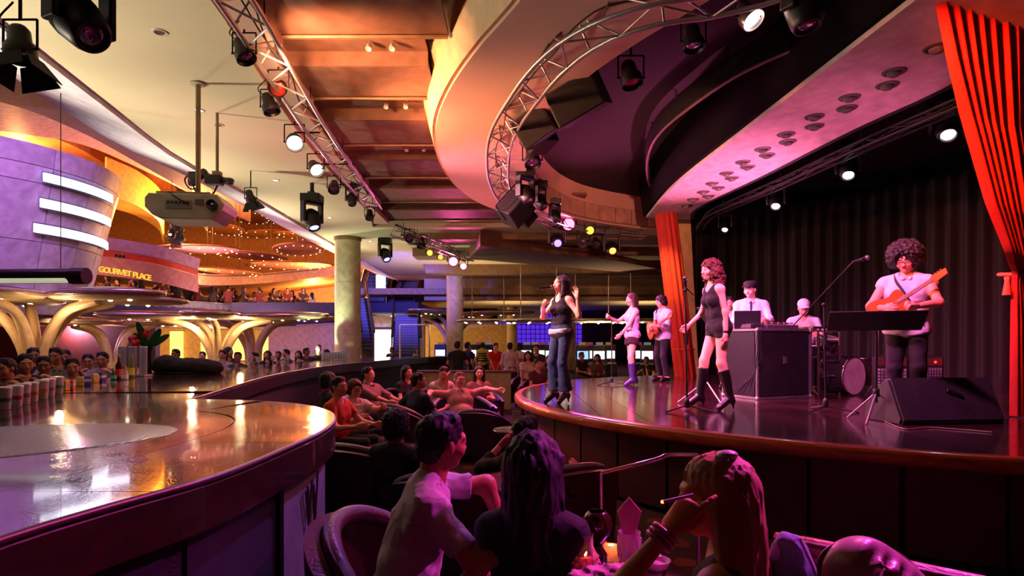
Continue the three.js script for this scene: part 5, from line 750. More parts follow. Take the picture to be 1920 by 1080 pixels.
// ---------- lounge seating and audience ----------
function armchair(label, p, turn, c, o = {}) {
  const t = thing('club_chair', label, 'chair', p, turn, o.group), R = o.r ?? .42, h = o.h ?? .78, m = M(c, .42, { bumpMap: bumpFine, bumpScale: .003, clearcoat: .25, clearcoatRoughness: .4 });
  const arc = (r, y, a0 = .35, a1 = 2.79) => Array.from({ length: 25 }, (_, i) => { const a = Math.PI + a0 + (a1 - a0) * i / 24; return V(Math.cos(a) * r, y(i / 24), Math.sin(a) * r); });
  const top = (u) => h - .2 * Math.pow(Math.abs(2 * u - 1), 2.2);
  obj('back_shell', ribbon(arc(R, () => .12), arc(R + .03, top), .07), m, t); obj('top_roll', tube(arc(R - .02, top), .045, 10, 60), m, t);
  obj('seat', rbox(R * 1.5, .16, R * 1.55, .05, 0, .36, .05), m, t); obj('front_rail', rbox(R * 1.5, .16, R * 1.3, .03, 0, .2, .05), m, t);
  for (const [x, z] of [[-.26, -.24], [.26, -.24], [-.26, .3], [.26, .3]]) obj('foot', rod(V(x, .13, z), V(x, 0, z), .022, .028), M(0x2a1710, .4), t); return t;
}
function drinkTable(label, p, r = .3, h = .5) { const t = thing('drinks_table', label, 'table', p); obj('table_top', lathe([[0, h], [r, h], [r + .012, h - .012], [r, h - .03], [0, h - .03]], 32), M(0x2a1512, .2, { clearcoat: .5 }), t); obj('pedestal', lathe([[0, .03], [.04, .03], [.03, h - .03]], 16), darkSteel, t); obj('foot', lathe([[0, .03], [.2, .02], [.21, 0], [0, 0]], 24), darkSteel, t); return t; }
function glassOn(p, l, c = 0xe8a8b8) { const t = thing('drinking_glass', l, 'glass', p); obj('bowl', lathe([[0, .002], [.03, .002], [.038, .13], [.035, .13], [.027, .01], [0, .01]], 16), M(0xf4eef0, .04, { map: null, transmission: .8, thickness: 0 }), t); obj('drink', lathe([[0, .012], [.027, .012], [.033, .09], [0, .09]], 16), M(c, .1, { map: null, transmission: .3, thickness: 0 }), t); return t; }
const wine = 0x4a1a20, navy = 0x232a4c, plum = 0x3a1a30;
const L0 = (px, d) => V((px - 960) / F * d, 0, -d);
const seatP = (px, py, d, o) => { const p = P(px, py, d), dy = p.y - 1.2; return person({ pos: V(p.x, 0, -d), seated: true, cell: .016, ...o, p0: o.p0 ?? [0, .55 + dy, 0] }); };
// middle distance
seatP(634, 727, 7.45, { label: 'person in orange shirt seated low beside the bar end', turn: 1.3, skin: 0xd49a80, hair: ['short', 0x2a1812], head: [-.3, 0, 0], top: { c: 0xe04a1c, sleeve: .6 }, bottom: { c: 0x1c1a28 }, wl: [.2, .68, .4], wr: [-.2, .7, .36] });
{ const s = seatP(664, 730, 8.3, { label: 'person in white shirt and glasses reaching out beside the orange shirt', turn: .85, skin: 0xdca68e, hair: ['mop', 0x4a2018], head: [-.2, .1, 0], top: { c: 0xdcd2d4, sleeve: .7 }, bottom: { c: 0x26222e }, wl: [.1, .84, .5], wr: [-.2, .7, .36] }); const gl = thing('eyeglasses', 'dark glasses on the white shirted person by the orange shirt', 'glasses'); gl.applyMatrix4(s.headM); for (const k of [-1, 1]) obj('rim', new THREE.TorusGeometry(.025, .004, 6, 18).translate(k * .031, .002, .105), black, gl); obj('bridge', rod(V(-.007, .006, .108), V(.007, .006, .108), .004), black, gl); }
seatP(614, 716, 8.6, { label: 'dark haired person seated in shadow just behind the orange shirt', turn: 2.2, skin: 0x9a6a54, hair: ['mop', 0x0e0c12], top: { c: 0x14141c, sleeve: .8 }, bottom: { c: 0x14141c } });
seatP(702, 702, 10.0, { label: 'man in grey brown shirt lounging against the bar wall', turn: 1.1, lean: -.25, skin: 0xd89884, hair: ['short', 0x1a1012], head: [.1, .05, 0], top: { c: 0x8a6a68, sleeve: 1.2, collar: 0x8a6a68 }, bottom: { c: 0x2a2226 }, wl: [.15, .72, .42], wr: [-.1, .72, .42], build: 1.1 });
seatP(783, 716, 9.0, { label: 'man in navy shirt seen from behind, looking to the stage', turn: 2.3, skin: 0xb87a6a, hair: ['short', 0x0e0c12], head: [-.5, 0, 0], top: { c: 0x1d2138, sleeve: .7 }, bottom: { c: 0x15151c }, wl: [.42, .75, .1], wr: [-.2, .7, .36], build: 1.1 });
seatP(762, 699, 11.2, { label: 'woman in black with dark hair between the lounging man and the navy shirt', turn: .9, fem: true, skin: 0xd0907c, hair: ['straight', 0x0f0b12], top: { c: 0x1a1622, sleeve: .6 }, bottom: { c: 0x1a1622 } });
seatP(822, 698, 11.0, { label: 'person in pale pink shirt propping face on hand', turn: .7, lean: .25, skin: 0xc87c6c, hair: ['short', 0x2a1212], head: [-.5, .2, 0], top: { c: 0xdcc4c8, sleeve: .7 }, bottom: { c: 0x2a2226 }, wr: [-.02, 1.02, .3], wl: [.2, .7, .4] });
seatP(866, 712, 9.6, { label: 'man in pink shirt leaning back with both arms spread on the sofa', turn: .35, lean: -.3, skin: 0xe8a092, hair: ['short', 0x8a5a4c], head: [.15, .05, 0], top: { c: 0xe8a0a4, sleeve: .8, collar: 0xe8a0a4 }, bottom: { c: 0x2a2a4a }, wl: [.6, .92, .02], wr: [-.55, .85, .05], el: [.3, .3, -1], er: [-.3, .3, -1], build: 1.15 });
seatP(898, 700, 11.0, { label: 'woman with dark glossy hair behind the man in pink', turn: .2, fem: true, skin: 0xe0988c, hair: ['long', 0x161012], top: { c: 0xb06a6c, sleeve: .3 }, bottom: { c: 0x2a2226 } });
person({ label: 'person in bright red shirt standing with hands clasped', pos: L0(929, 19), turn: .1, scale: .96, skin: 0xd89484, hair: ['short', 0x140e10], head: [.4, 0, 0], top: { c: 0xe8241a, sleeve: .5, hem: .08 }, bottom: { c: 0xb85a2a }, wl: [.04, .82, .16], wr: [-.04, .82, .16], cell: .018 });
person({ label: 'person in pale shirt and dark trousers standing beside the red shirt', pos: L0(956, 17.6), turn: 2.9, scale: .97, skin: 0xd49a88, hair: ['short', 0x140e10], top: { c: 0xd8bcc0, sleeve: .6 }, bottom: { c: 0x24222e }, cell: .018 });
person({ label: 'person in pinkish white shirt walking away near the far tables', pos: L0(974, 18.4), turn: 2.6, scale: .96, skin: 0xc88a7c, hair: ['mop', 0x1a1620], top: { c: 0xe0bcc4, sleeve: .6 }, bottom: { c: 0x22202a }, cell: .02 });
person({ label: 'waiter in black seen from behind at the low wall', pos: L0(857, 16.5), turn: 3.0, scale: 1.0, skin: 0xa8745e, hair: ['short', 0x120d0e], top: { c: 0x15151a, sleeve: .6 }, bottom: { c: 0x15151a }, wl: [.25, 1.0, .3], wr: [-.25, 1.0, .3], cell: .018 });
person({ label: 'second waiter in black beside the far column', pos: L0(876, 18.5), turn: 2.4, scale: .98, skin: 0xa8745e, hair: ['short', 0x120d0e], top: { c: 0x1a1a1e, sleeve: .6 }, bottom: { c: 0x15151a }, cell: .02 });
{ const s = person({ label: 'person in yellow and black striped shirt at a far gaming table', pos: L0(905, 23), turn: 2.9, scale: .97, skin: 0xb07a64, hair: ['short', 0x120d0e], top: { c: 0xc8b84a, sleeve: .6 }, bottom: { c: 0x1a1a1e }, cell: .02 }); for (let i = 0; i < 4; i++) obj('stripe', nets([B(s.t(.06, .08 + i * .09, 0), s.t(-.06, .08 + i * .09, 0), .132), E(...s.t(0, .2 + i * .09, 0).toArray(), .4, .098, .4, { sub: true, k: .004 }), E(...s.t(0, -.04 + i * .09, 0).toArray(), .4, .098, .4, { sub: true, k: .004 })], .018, .02), cloth(0x1a1a1e), s.g); }
[[990, 668, 15.5, 0xd8b4b8, 1, 'woman in pale top at a far table behind the singer'], [1008, 684, 14.2, 0x5a2a30, 0, 'person in maroon low on the far sofa'], [1030, 676, 15, 0x4a2228, 1, 'woman in wine red on the far sofa'], [1006, 655, 17.5, 0x3a3038, 0, 'dark figure standing past the far sofa'], [1090, 668, 20, 0x4a3a40, 0, 'person in grey seated past the singer at a gaming table'], [1120, 672, 19, 0x6a4048, 1, 'woman in rose behind the microphone stand'], [1212, 676, 21, 0x2a2a38, 0, 'person in slate at a far machine between two performers'], [880, 655, 24, 0x38343c, 0, 'person in dark clothes far by the column base']].forEach(([px, py, d, c, f, l], i) => seatP(px, py, d, { label: l, turn: .6 * Math.sin(i * 2), fem: !!f, skin: 0xb87c6c, hair: [f ? 'long' : 'short', 0x140e10], top: { c, sleeve: .6 }, bottom: { c: 0x1a181c }, cell: .022, headCell: .012 }));
// club chairs
armchair('wine red club chair with pale rim behind the man in white', V(-1.25, 0, -5.35), Math.PI - .35, wine, { r: .46, h: .84 });
armchair('navy club chair holding the man in pink', L0(872, 9.9), .3, navy, { r: .56 }); armchair('navy club chair with its back to the camera near the aisle', L0(905, 8.9), Math.PI - .2, navy, { r: .42, h: .72 });
armchair('dark club chair under the man in navy', L0(783, 9.0), 2.3, plum, { r: .48 }); armchair('dark club chair under the lounging man', L0(702, 10.2), 1.1, plum, { r: .48 }); armchair('wine club chair under the orange shirt', L0(632, 7.7), 1.3, wine, { r: .46 }); armchair('dark club chair under the glasses wearer', L0(664, 8.15), .85, plum, { r: .42 });
armchair('plum chair with its back turned close to the stage front', V(.3, 0, -5.0), Math.PI + .5, wine, { r: .46, h: .74 }); armchair('dark chair in the shadows left of the stage', V(-.45, 0, -4.7), Math.PI - .2, 0x24141a, { r: .46, h: .74 });
armchair('far wine red armchair under the woman in pale top', L0(990, 15.6), .2, wine); armchair('far wine red armchair under the person in maroon', L0(1010, 14.3), .1, wine); armchair('far wine red armchair under the woman in wine red', L0(1033, 15.1), -.2, wine); armchair('dark armchair behind the pink shirted cluster', L0(900, 11.2), .2, plum); armchair('dark armchair under the face propping person', L0(822, 11.1), .7, plum); armchair('dark armchair under the woman in black', L0(761, 11.3), .9, plum);
drinkTable('small round table with glasses before the orange shirt', L0(738, 7.0)); drinkTable('small round table by the man in navy', L0(835, 9.0));
glassOn(V(L0(738, 7).x - .12, .5, -6.9), 'glass on the small table, left one', 0xb8a8a0); glassOn(V(L0(738, 7).x + .1, .5, -6.92), 'tall pink glass on the small table', 0xe89ab0); glassOn(V(L0(738, 7).x + .0, .5, -7.12), 'glass at the back of the small table', 0xa87a60); glassOn(V(L0(835, 9).x, .5, -8.9), 'glass on the table by the man in navy', 0xd8c0a0);
{ const t = thing('menu_card', 'small lit menu card standing before the stage edge', 'menu card', V(.05, .2, -7.0)); obj('card', panel([[-.05, .52], [.05, .52], [.05, .72], [-.05, .72]], .004), M(0xe8d8e0, .5, { map: null }), t); for (let i = 0; i < 6; i++) obj('text_line', box(.07 - .012 * (i % 3), .008, .002, 0, .55 + i * .026, .004), M(0x9a2a4a, .6, { map: null }), t); obj('holder', rbox(.12, .02, .06, .005, 0, .51, 0), black, t); drinkTable('small dark table under the menu card', V(.05, 0, -7.0), .26, .7); }
{ const t = thing('low_wall', 'low pale partition behind the lounge at the far waiters', 'partition'); obj('wall', box(2.3, .92, .16, 0, .46, 0).translate(L0(872, 15.4).x, 0, -15.4), M(0xb7a98c, .7), t); obj('cap', rbox(2.4, .05, .24, .01, L0(872, 15.4).x, .945, -15.4), M(0x6a5442, .4), t); }
// foreground: man in white, dark haired person, long haired woman
seatP(794, 838, 2.55, { label: 'young man in white t-shirt seated in the foreground, head turned to the stage', turn: 1.75, lean: .28, skin: 0xb86c4e, hair: ['short', 0x0c090b], head: [.45, -.05, 0], p0: [0, .64, -.1], wl: [.17, .82, .38], wr: [-.16, .9, .4], el: [.2, .5, 1], er: [-.6, -.7, -.2], palmL: [0, -1, .2], hands: ['relaxed', 'fist'], top: { c: 0xd8c4cc, sleeve: .72, fit: .02, hem: .06, name: 't_shirt', folds: [.012, 13] }, bottom: { c: 0x1a1820 }, cell: .009, headCell: .005, handCell: .0042 });
seatP(998, 930, 2.4, { label: 'person with thick black hair seen from behind in the front centre', turn: 2.95, fem: true, scale: 1.1, build: .78, skin: 0x8a5644, hair: ['long', 0x070506], head: [-.1, .05, 0], p0: [0, .44, 0], top: { c: 0x0e0c10, sleeve: 1.2 }, bottom: { c: 0x0e0c10 }, cell: .011, headCell: .006, wl: [.2, .62, .34], wr: [-.2, .62, .34] });
{ const s = seatP(1402, 918, 1.75, { label: 'long haired woman in grey top with a cigarette and bracelet in the foreground', turn: -2.21, fem: true, skin: 0xc87a58, hair: ['straight', 0xa87048], head: [.35, .06, .1], lean: .12, p0: [0, .59, 0], wr: [-.0, .9, .2], wl: [.2, 1.19, .15], el: [.5, -.6, .5], er: [-.6, -.8, 0], palmL: [-.8, .2, -.3], hands: ['point', 'relaxed'], top: { c: 0x57504c, sleeve: .0, strap: true, name: 'top' }, bottom: { c: 0x8fa8c8 }, cell: .009, headCell: .005, handCell: .0042, build: 1.0 });
  obj('bracelet', [0, 1, 2].map((k) => new THREE.TorusGeometry(.036, .007, 8, 22).applyQuaternion(new THREE.Quaternion().setFromUnitVectors(V(0, 0, 1), s.wL.clone().sub(s.eL).normalize())).translate(...mid(s.wL, s.eL, .08 + k * .06).toArray())), M(0xd87aa8, .25, { metal: .3 }), s.g);
  const h = s.world(s.wL.clone()), c = thing('cigarette', 'thin glowing cigarette between her fingers', 'cigarette'), a = P(1300, 928, -h.z), b = P(1242, 941, -h.z); obj('paper', rod(a, b, .0045, .0045, 8), M(0xc8b0e8, .6, { map: null }), c); obj('ember', ball(.005, b.x, b.y, b.z), lamp(0xff7a3a, 4), c);
  const cl = thing('hair_clip', 'round pale hair clip on the long haired woman', 'hair clip'); cl.applyMatrix4(s.headM); obj('disc', ball(.032, .03, .115, -.05, [1.2, .5, 1]), M(0xb8b0a8, .3), cl); obj('pin', rod(V(-.02, .118, -.05), V(.08, .1, -.05), .004), steel, cl); }
// booth and cushions at the lower right, purple chair by the bar
{ const t = thing('booth_sofa', 'red leather booth sofa along the lower right', 'sofa'), A = smooth([P(1462, 1022, 2.05), P(1560, 1040, 1.95), P(1700, 1075, 1.85), P(1860, 1110, 1.72), P(2050, 1150, 1.6)], 24), m = M(0x8a1e1e, .38, { clearcoat: .3, bumpMap: bumpFine, bumpScale: .002 });
  obj('backrest', ribbon(A, A.map((v) => V(v.x + .02, .3, v.z + .06)), -.14), m, t); obj('top_rail', tube(A.map((v) => V(v.x, v.y, v.z - .03)), .035, 10, 50), m, t); obj('seat', ribbon(A.map((v) => V(v.x, .42, v.z + .1)), A.map((v) => V(v.x - .2, .42, v.z + .6)), .12), m, t); obj('base', ribbon(A.map((v) => V(v.x - .1, .0, v.z + .12)), A.map((v) => V(v.x - .1, .4, v.z + .12)), .1), M(0x1a0c0c, .6), t); }
{ const c = P(1645, 1098, 1.62), t = thing('cushion', 'plump shiny cushion glowing violet on the booth sofa', 'cushion', c); const g = nets([E(0, 0, 0, .15, .1, .09), E(-.06, .02, .01, .07, .08, .08), E(.06, -.03, .01, .08, .07, .08), ...[-.04, .0, .05, .1].map((x) => B(V(x - .02, .11, .04), V(x - .1, -.02, .1), .006, .006, { sub: true, k: .03 }))], .007, .05); obj('cover', g.rotateZ(-.45), M(0xc49aa4, .32, { clearcoat: .3 }), t); obj('piping', tube([0, 1, 2, 3, 4, 5, 6, 7].map((k) => V(.155 * Math.cos(k * .785), .1 * Math.sin(k * .785), -.02)), .006, 6, 50, true).rotateZ(-.45), M(0x8a6068, .4), t); }
armchair('purple lit club chair holding the man in white beside the bar end', V(-.46, 0, -2.9), 1.35, 0x5c2a30, { r: .4, h: .84 });
// cocktail table in front
{ const c = P(1128, 1000, 2.45); const h = .82; drinkTable('dark round cocktail table in the front centre', V(c.x, 0, c.z), .24, h);
  const on = (px, py, dz = 0) => { const p = G(px, py, h); return V(p.x, h, p.z); };
  const a = thing('candle_glass', 'faceted glass candle holder glowing pink red on the front table', 'candle', V(c.x - .08, h, c.z + .12)); const cg = lathe([[0, .0], [.03, .0], [.052, .03], [.05, .07], [.032, .1], [.03, .14], [.034, .15]], 14); obj('holder', cg, M(0xf4c8d0, .05, { map: null, transmission: .7, thickness: 0 }), a); for (let k = 0; k < 12; k++) for (let j = 0; j < 3; j++) obj('facet', ball(.009, Math.cos(k * .5236 + j * .26) * (.045 + (j === 1 ? .007 : 0)), .02 + j * .022, Math.sin(k * .5236 + j * .26) * (.045 + (j === 1 ? .007 : 0)), [1, 1, 1], 6), M(0xf0a0b0, .08, { map: null, transmission: .5, thickness: 0 }), a); obj('candle', lathe([[0, .01], [.025, .01], [.025, .06], [0, .06]], 14), M(0xe84a3a, .5), a); obj('flame', ball(.007, 0, .078, 0, [1, 2, 1]), lamp(0xffb060, 30), a); point(0xff9050, .05, V(a.position.x, h + .09, a.position.z), 1);
  const v = thing('dark_vase', 'round dark glass vase on the front table', 'vase', V(c.x - .01, h, c.z - .06)); obj('vessel', lathe([[0, 0], [.04, 0], [.042, .015], [.022, .04], [.024, .06], [.052, .09], [.064, .13], [.056, .165], [.036, .185], [.033, .185], [.05, .165], [.056, .13], [.045, .1], [0, .08]], 28), M(0x3a1a14, .15, { clearcoat: .6 }), v);
  const n = thing('napkin_glass', 'cut glass tumbler holding a folded pink napkin', 'napkin glass', V(c.x + .11, h, c.z - .0)); obj('tumbler', lathe([[0, .002], [.04, .002], [.046, .12], [.042, .12], [.036, .01], [0, .01]], 16), M(0xf4e4ea, .05, { map: null, transmission: .7, thickness: 0 }), n); for (let k = 0; k < 10; k++) obj('cut', rod(V(Math.cos(k * .628) * .043, .02, Math.sin(k * .628) * .043), V(Math.cos(k * .628 + .3) * .046, .1, Math.sin(k * .628 + .3) * .046), .003, .003, 5), M(0xf8e8f0, .1), n); obj('napkin', panel([[0, .03], [.045, .2], [.0, .255], [-.045, .2]], .012, .003), cloth(0xe878b8), n); 
  const n2 = thing('napkin_stack', 'crumpled pale pink napkins at the front table edge', 'napkins', V(c.x - .03, h, c.z + .24)); obj('paper', nets([E(0, .03, 0, .13, .035, .06), E(.06, .04, .01, .06, .035, .05)], .008, .03, [.014, 28]), cloth(0xe6a8c0), n2);
  const ash = thing('ashtray', 'small glass ashtray on the front table', 'ashtray', V(c.x + .2, h, c.z + .06)); obj('dish', lathe([[0, .004], [.05, .004], [.06, .03], [.055, .03], [.045, .012], [0, .012]], 20), M(0xe8d0d8, .08, { map: null, transmission: .5, thickness: 0 }), ash); obj('matchbox', rbox(.05, .015, .035, .002, .0, .04, .0), M(0xe0a8c0, .5), ash);
  const bag = thing('shoulder_bag', 'orange leather bag lit beside the front table', 'bag', P(1100, 985, 2.85).add(V(0, -.12, 0))); obj('body', nets([E(0, .0, 0, .1, .13, .06), E(0, -.06, 0, .11, .08, .07)], .01, .05), M(0xc05a2a, .4), bag); obj('flap', rbox(.17, .06, .1, .02, 0, .1, 0, [0, 0, .12]), M(0xd86a30, .4), bag);
  const pole = thing('seat_rail', 'purple lit chrome rail of the seat behind the front table', 'rail', V(0, 0, 0)); obj('bar', tube([P(1128, 887, 3.2), P(1236, 860, 3.1), P(1250, 854, 3.1), P(1310, 853, 3.0)], .011, 8, 40), chrome, pole); obj('leg', [rod(P(1128, 887, 3.2), P(1128, 887, 3.2).setY(0), .012), rod(P(1310, 853, 3.0), P(1310, 853, 3.0).setY(0), .012)], chrome, pole); }
seatP(985, 815, 4.6, { label: 'shadowed person in dark red lying back near the stage front, hand on the chair arm', turn: 2.4, skin: 0xd8788c, hair: ['short', 0x0b0908], top: { c: 0x3a1418, sleeve: 1.6 }, bottom: { c: 0x141014 }, wl: [.4, .85, .15], wr: [-.2, .7, .35], cell: .014 });
seatP(742, 800, 4.8, { label: 'shadowed person in black between the wine chair and the orange shirt', turn: 2.6, skin: 0x8a5a4a, hair: ['mop', 0x0a080a], top: { c: 0x0d0b0e, sleeve: 1.2 }, bottom: { c: 0x0d0b0e }, cell: .014 });

{ const t = thing('denim_jacket', 'pale blue denim jacket laid over the booth behind the long haired woman', 'jacket', P(1478, 1075, 1.78)); obj('cloth', nets([E(0, 0, 0, .07, .12, .05), E(.05, -.1, .01, .08, .12, .05), E(-.03, -.12, .0, .07, .1, .05)], .009, .04, [.012, 22, .4]), cloth(0x8fb0d0), t); obj('seam', tube([V(.02, .11, .03), V(.05, .02, .06), V(.08, -.1, .065)], .005, 6), cloth(0xc8d4e0), t); }
// ---------- atrium beyond the bar ----------
// drum wall with light bars
{
  const c = V(-15, 0, -16.5), pr = [[2.75, 2.4], [3.0, 2.96], [3.3, 4.2], [3.62, 5.6], [3.72, 6.0], [3.8, 6.5]], t = struct('wall_drum', null, null, 'violet lit tapering drum wall with glowing bars'), rAt = (y) => { for (let i = 0; i < pr.length - 1; i++) if (y <= pr[i + 1][1]) return pr[i][0] + (pr[i + 1][0] - pr[i][0]) * (y - pr[i][1]) / (pr[i + 1][1] - pr[i][1]); return 3.8; };
  const pm = [M(0xd8d0da, .4), M(0xe0d8e2, .4), M(0xcfc7d2, .4)], NA = 20; obj('core', lathe(pr.map(([r, y]) => [r - .06, y]), 60).translate(c.x, 0, c.z), M(0xa8a0a8, .6), t);
  for (let k = 0; k < NA; k++) for (let j = 0; j < 5; j++) { const a0 = k / NA * 6.2832 + .004, a1 = (k + 1) / NA * 6.2832 - .004, y0 = pr[j][1] + .008, y1 = pr[j + 1][1] - .008, q = (y) => [0, 1, 2, 3].map((m) => { const a = a0 + (a1 - a0) * m / 3; return V(c.x + Math.cos(a) * rAt(y), y, c.z + Math.sin(a) * rAt(y)); }); if (Math.cos(a0 - 1.0) < -.55 && Math.cos(a0 - .0) < .2) continue; obj('panel', ribbon(q(y0), q(y1), -.03), pm[(k + j) % 3], t); }
  [[82, 320, 221, 368, 'top'], [76, 368, 211, 411, 'middle'], [64, 417, 203, 453, 'bottom']].forEach(([x0, y0, x1, y1, n], i) => {
    const y = 5.75 - i * .62, r = rAt(y) + .1, hit = (px) => { const dx = (px - 960) / F, dd = V(dx, 0, -1), b = dd.x * c.x + dd.z * c.z, aa = dd.x * dd.x + 1, cc = c.x * c.x + c.z * c.z - r * r, D = Math.max(0, b * b - aa * cc), s = (b - Math.sqrt(D)) / aa; return Math.atan2(-s - c.z, dx * s - c.x); };
    const a0 = hit(x0), a1 = hit(Math.min(x1, 212 - i * 4)), A = [], Bq = []; for (let k = 0; k <= 16; k++) { const a = a0 + (a1 - a0) * k / 16; A.push(V(c.x + Math.cos(a) * r, y - .11, c.z + Math.sin(a) * r)); Bq.push(V(c.x + Math.cos(a) * r, y + .11, c.z + Math.sin(a) * r)); }
    const b = thing('light_bar', 'white curved light bar on the violet drum, ' + n + ' one of three', 'light'); obj('tube', ribbon(A, Bq, .03), lamp([0xbfe0ff, 0xf4f0ff, 0xf0e8ff][i], 3), b); const inn = (v, e) => V(c.x + (v.x - c.x) * .99, v.y + e, c.z + (v.z - c.z) * .99); obj('housing', ribbon(A.map((v) => inn(v, -.03)), Bq.map((v) => inn(v, .03)), .01), M(0x4a3a6a, .5), b);
    const m = A[8]; rect(1.8, .22, 0xe8dcff, 5, V(m.x + .35, y, m.z + .35), V(m.x + 8, y - 1.5, m.z + 7));
  });
}
// sweeping soffit bands of the upper floors
const band = (name, L, h, dep, m, label) => { const A = smooth(L, 30), t = struct(name, null, null, label); obj('fascia', ribbon(A, A.map((v) => V(v.x, v.y + h, v.z)), .08), m, t); obj('soffit', ribbon(A, A.map((v) => { const d = V(v.x, 0, v.z).normalize(); return V(v.x + d.x * dep, v.y + .02, v.z + d.z * dep); }), .05), m, t); return t; };
const amber = M(0xcf8a48, .6), amber2 = M(0xb87040, .6), rose = M(0xb57f88, .6), pink = M(0xd6a2b2, .55);  // pink, rose and the brown below have violet light mixed into the colour
band('soffit_band', [P(-260, 70, 13), P(0, 120, 15), P(150, 190, 17.5), P(260, 262, 20), P(360, 330, 23)], 2.2, 3, M(0x8a6a7c, .6), 'brown swept soffit with violet light in its colour, highest over the atrium');
band('soffit_band', [P(-260, 120, 15), P(0, 172, 17), P(140, 205, 20), P(250, 262, 24), P(380, 340, 29), P(470, 392, 34)], .9, 4, pink, 'swept band with violet light in its rose colour, over the drum wall');
band('soffit_band', [P(-260, 200, 18), P(0, 232, 21), P(130, 268, 25), P(230, 328, 30), P(330, 400, 36)], 1.5, 5, amber2, 'orange swept band behind the drum wall');
band('soffit_band', [P(200, 362, 27), P(260, 385, 29), P(300, 415, 31), P(308, 440, 32)], 1.6, 3, M(0xf0cf70, .5), 'glowing yellow curved soffit beside the drum');
struct('ceiling_atrium', box(70, .4, 60, -34, 13.2, -38), M(0xc07a3a, .7), 'high amber ceiling of the atrium');
struct('wall_atrium_back', box(60, 14, .4, -30, 6.6, -50), M(0xc98a50, .7), 'amber back wall of the atrium'); struct('wall_atrium_left', box(.4, 14, 60, -48, 6.6, -24), M(0x9a6a50, .8), 'left wall of the atrium'); struct('wall_atrium_near', box(44, 14, .4, -26, 6.6, 6), M(0x6a5048, .8), 'near wall of the atrium');
struct('wall_atrium_upper', box(.3, 8, 60, -3.9, 9.2, -24), M(0x8a6a50, .8), 'upper wall above the lounge ceiling edge');
// hanging leaf canopies with dots of light over the upper floor
function leafCanopy(px, py, d, w, label, m, dots = 14, tilt = 0) {
  const p = P(px, py, d), t = thing('hanging_canopy', label, 'canopy', p, tilt), R = w / 2; obj('disc', lathe([[0, .16], [R * .7, .2], [R, .1], [R * .96, .03], [R * .6, -.04], [0, -.06]], 40).scale(1, 1, .55), m, t);
  const dg = ready(ball(.036, 0, 0, 0, [1, .5, 1], 8)); for (let i = 0; i < dots; i++) { const a = i / dots * 6.2832, o = obj('bulb', dg, lamp(0xffe2a8, 5), t); o.position.set(Math.cos(a) * R * .82, -.02, Math.sin(a) * R * .82 * .55); }
  for (const k of [-.4, .4]) obj('wire', rod(V(k * R, .15, 0), V(k * R, 13 - p.y, 0), .012, .012, 5), M(0x4a2a1a, .6), t);
}
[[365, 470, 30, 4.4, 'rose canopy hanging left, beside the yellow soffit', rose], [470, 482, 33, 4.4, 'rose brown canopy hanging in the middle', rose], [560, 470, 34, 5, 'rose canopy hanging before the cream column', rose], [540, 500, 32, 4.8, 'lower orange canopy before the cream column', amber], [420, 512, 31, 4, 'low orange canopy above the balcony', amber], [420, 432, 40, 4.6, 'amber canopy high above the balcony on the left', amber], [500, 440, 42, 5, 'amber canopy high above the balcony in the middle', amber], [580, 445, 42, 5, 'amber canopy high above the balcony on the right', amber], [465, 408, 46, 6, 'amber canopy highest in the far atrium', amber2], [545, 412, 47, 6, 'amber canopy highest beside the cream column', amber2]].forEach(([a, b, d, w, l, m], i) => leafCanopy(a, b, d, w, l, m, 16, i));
// wavy balcony floors
const deck = (n, L, h, dep, m, label) => { const A = smooth(L, 40), t = struct(n, null, null, label); obj('fascia', ribbon(A, A.map((v) => V(v.x, v.y + h, v.z)), .1), m[0], t); obj('underside', ribbon(A, A.map((v) => V(v.x * 1.35, v.y, v.z * 1.35)), -.05), m[1], t); obj('top', ribbon(A.map((v) => V(v.x, v.y + h - .06, v.z)), A.map((v) => V(v.x * 1.35, v.y + h - .06, v.z * 1.35)), .05), m[2], t); return A; };
const midA = deck('balcony_middle', [P(-80, 586, 24), P(120, 596, 26), P(260, 604, 28), P(400, 610, 30), P(520, 612, 32), P(640, 606, 33), P(760, 596, 34)], .78, 9, [M(0x1c2258, .5), M(0xdcbcc4, .6), M(0x8a7060, .7)], 'blue fronted wavy balcony floor');
deck('balcony_upper', [P(-50, 470, 25), P(170, 490, 25), P(300, 506, 26.5), P(360, 532, 29), P(480, 532, 33), P(560, 524, 35), P(700, 508, 36)], .55, 9, [M(0xc89468, .6), M(0xd9a070, .6), M(0x5a4050, .7)], 'orange fronted upper balcony floor');
struct('wall_balcony', box(34, 3.4, .3, -18, 4.4, -43), M(0xe0a878, .7), 'peach back wall of the balcony'); 
struct('wall_ground', box(38, 3.1, .3, -19, 1.3, -42), M(0xe2b870, .7), 'warm yellow back wall of the ground floor');
for (let i = 0; i < 9; i++) { const x = -27 + i * 2.1, t = thing('lit_wall_panel', 'tall glowing yellow panel on the ground floor wall, number ' + (i + 1) + ' from the left', 'wall light', V(x, 0, -41.7)); obj('panel', rbox(.9, 2.0, .06, .01, 0, 1.4, 0), lamp(0xffc860, 2.2), t); obj('frame', [box(1.0, .06, .1, 0, 2.43, 0), box(1.0, .06, .1, 0, .38, 0)], M(0x8a5a2a, .5), t); }
for (const [x, z, w] of [[-16.5, -19.5, 5], [-21, -20, 4]]) struct('wall_ground_brown', box(w, 1.5, .3, x + 1, 1.5, z - 3), M(0x4a1e14, .6), 'dark brown panel wall at the left');
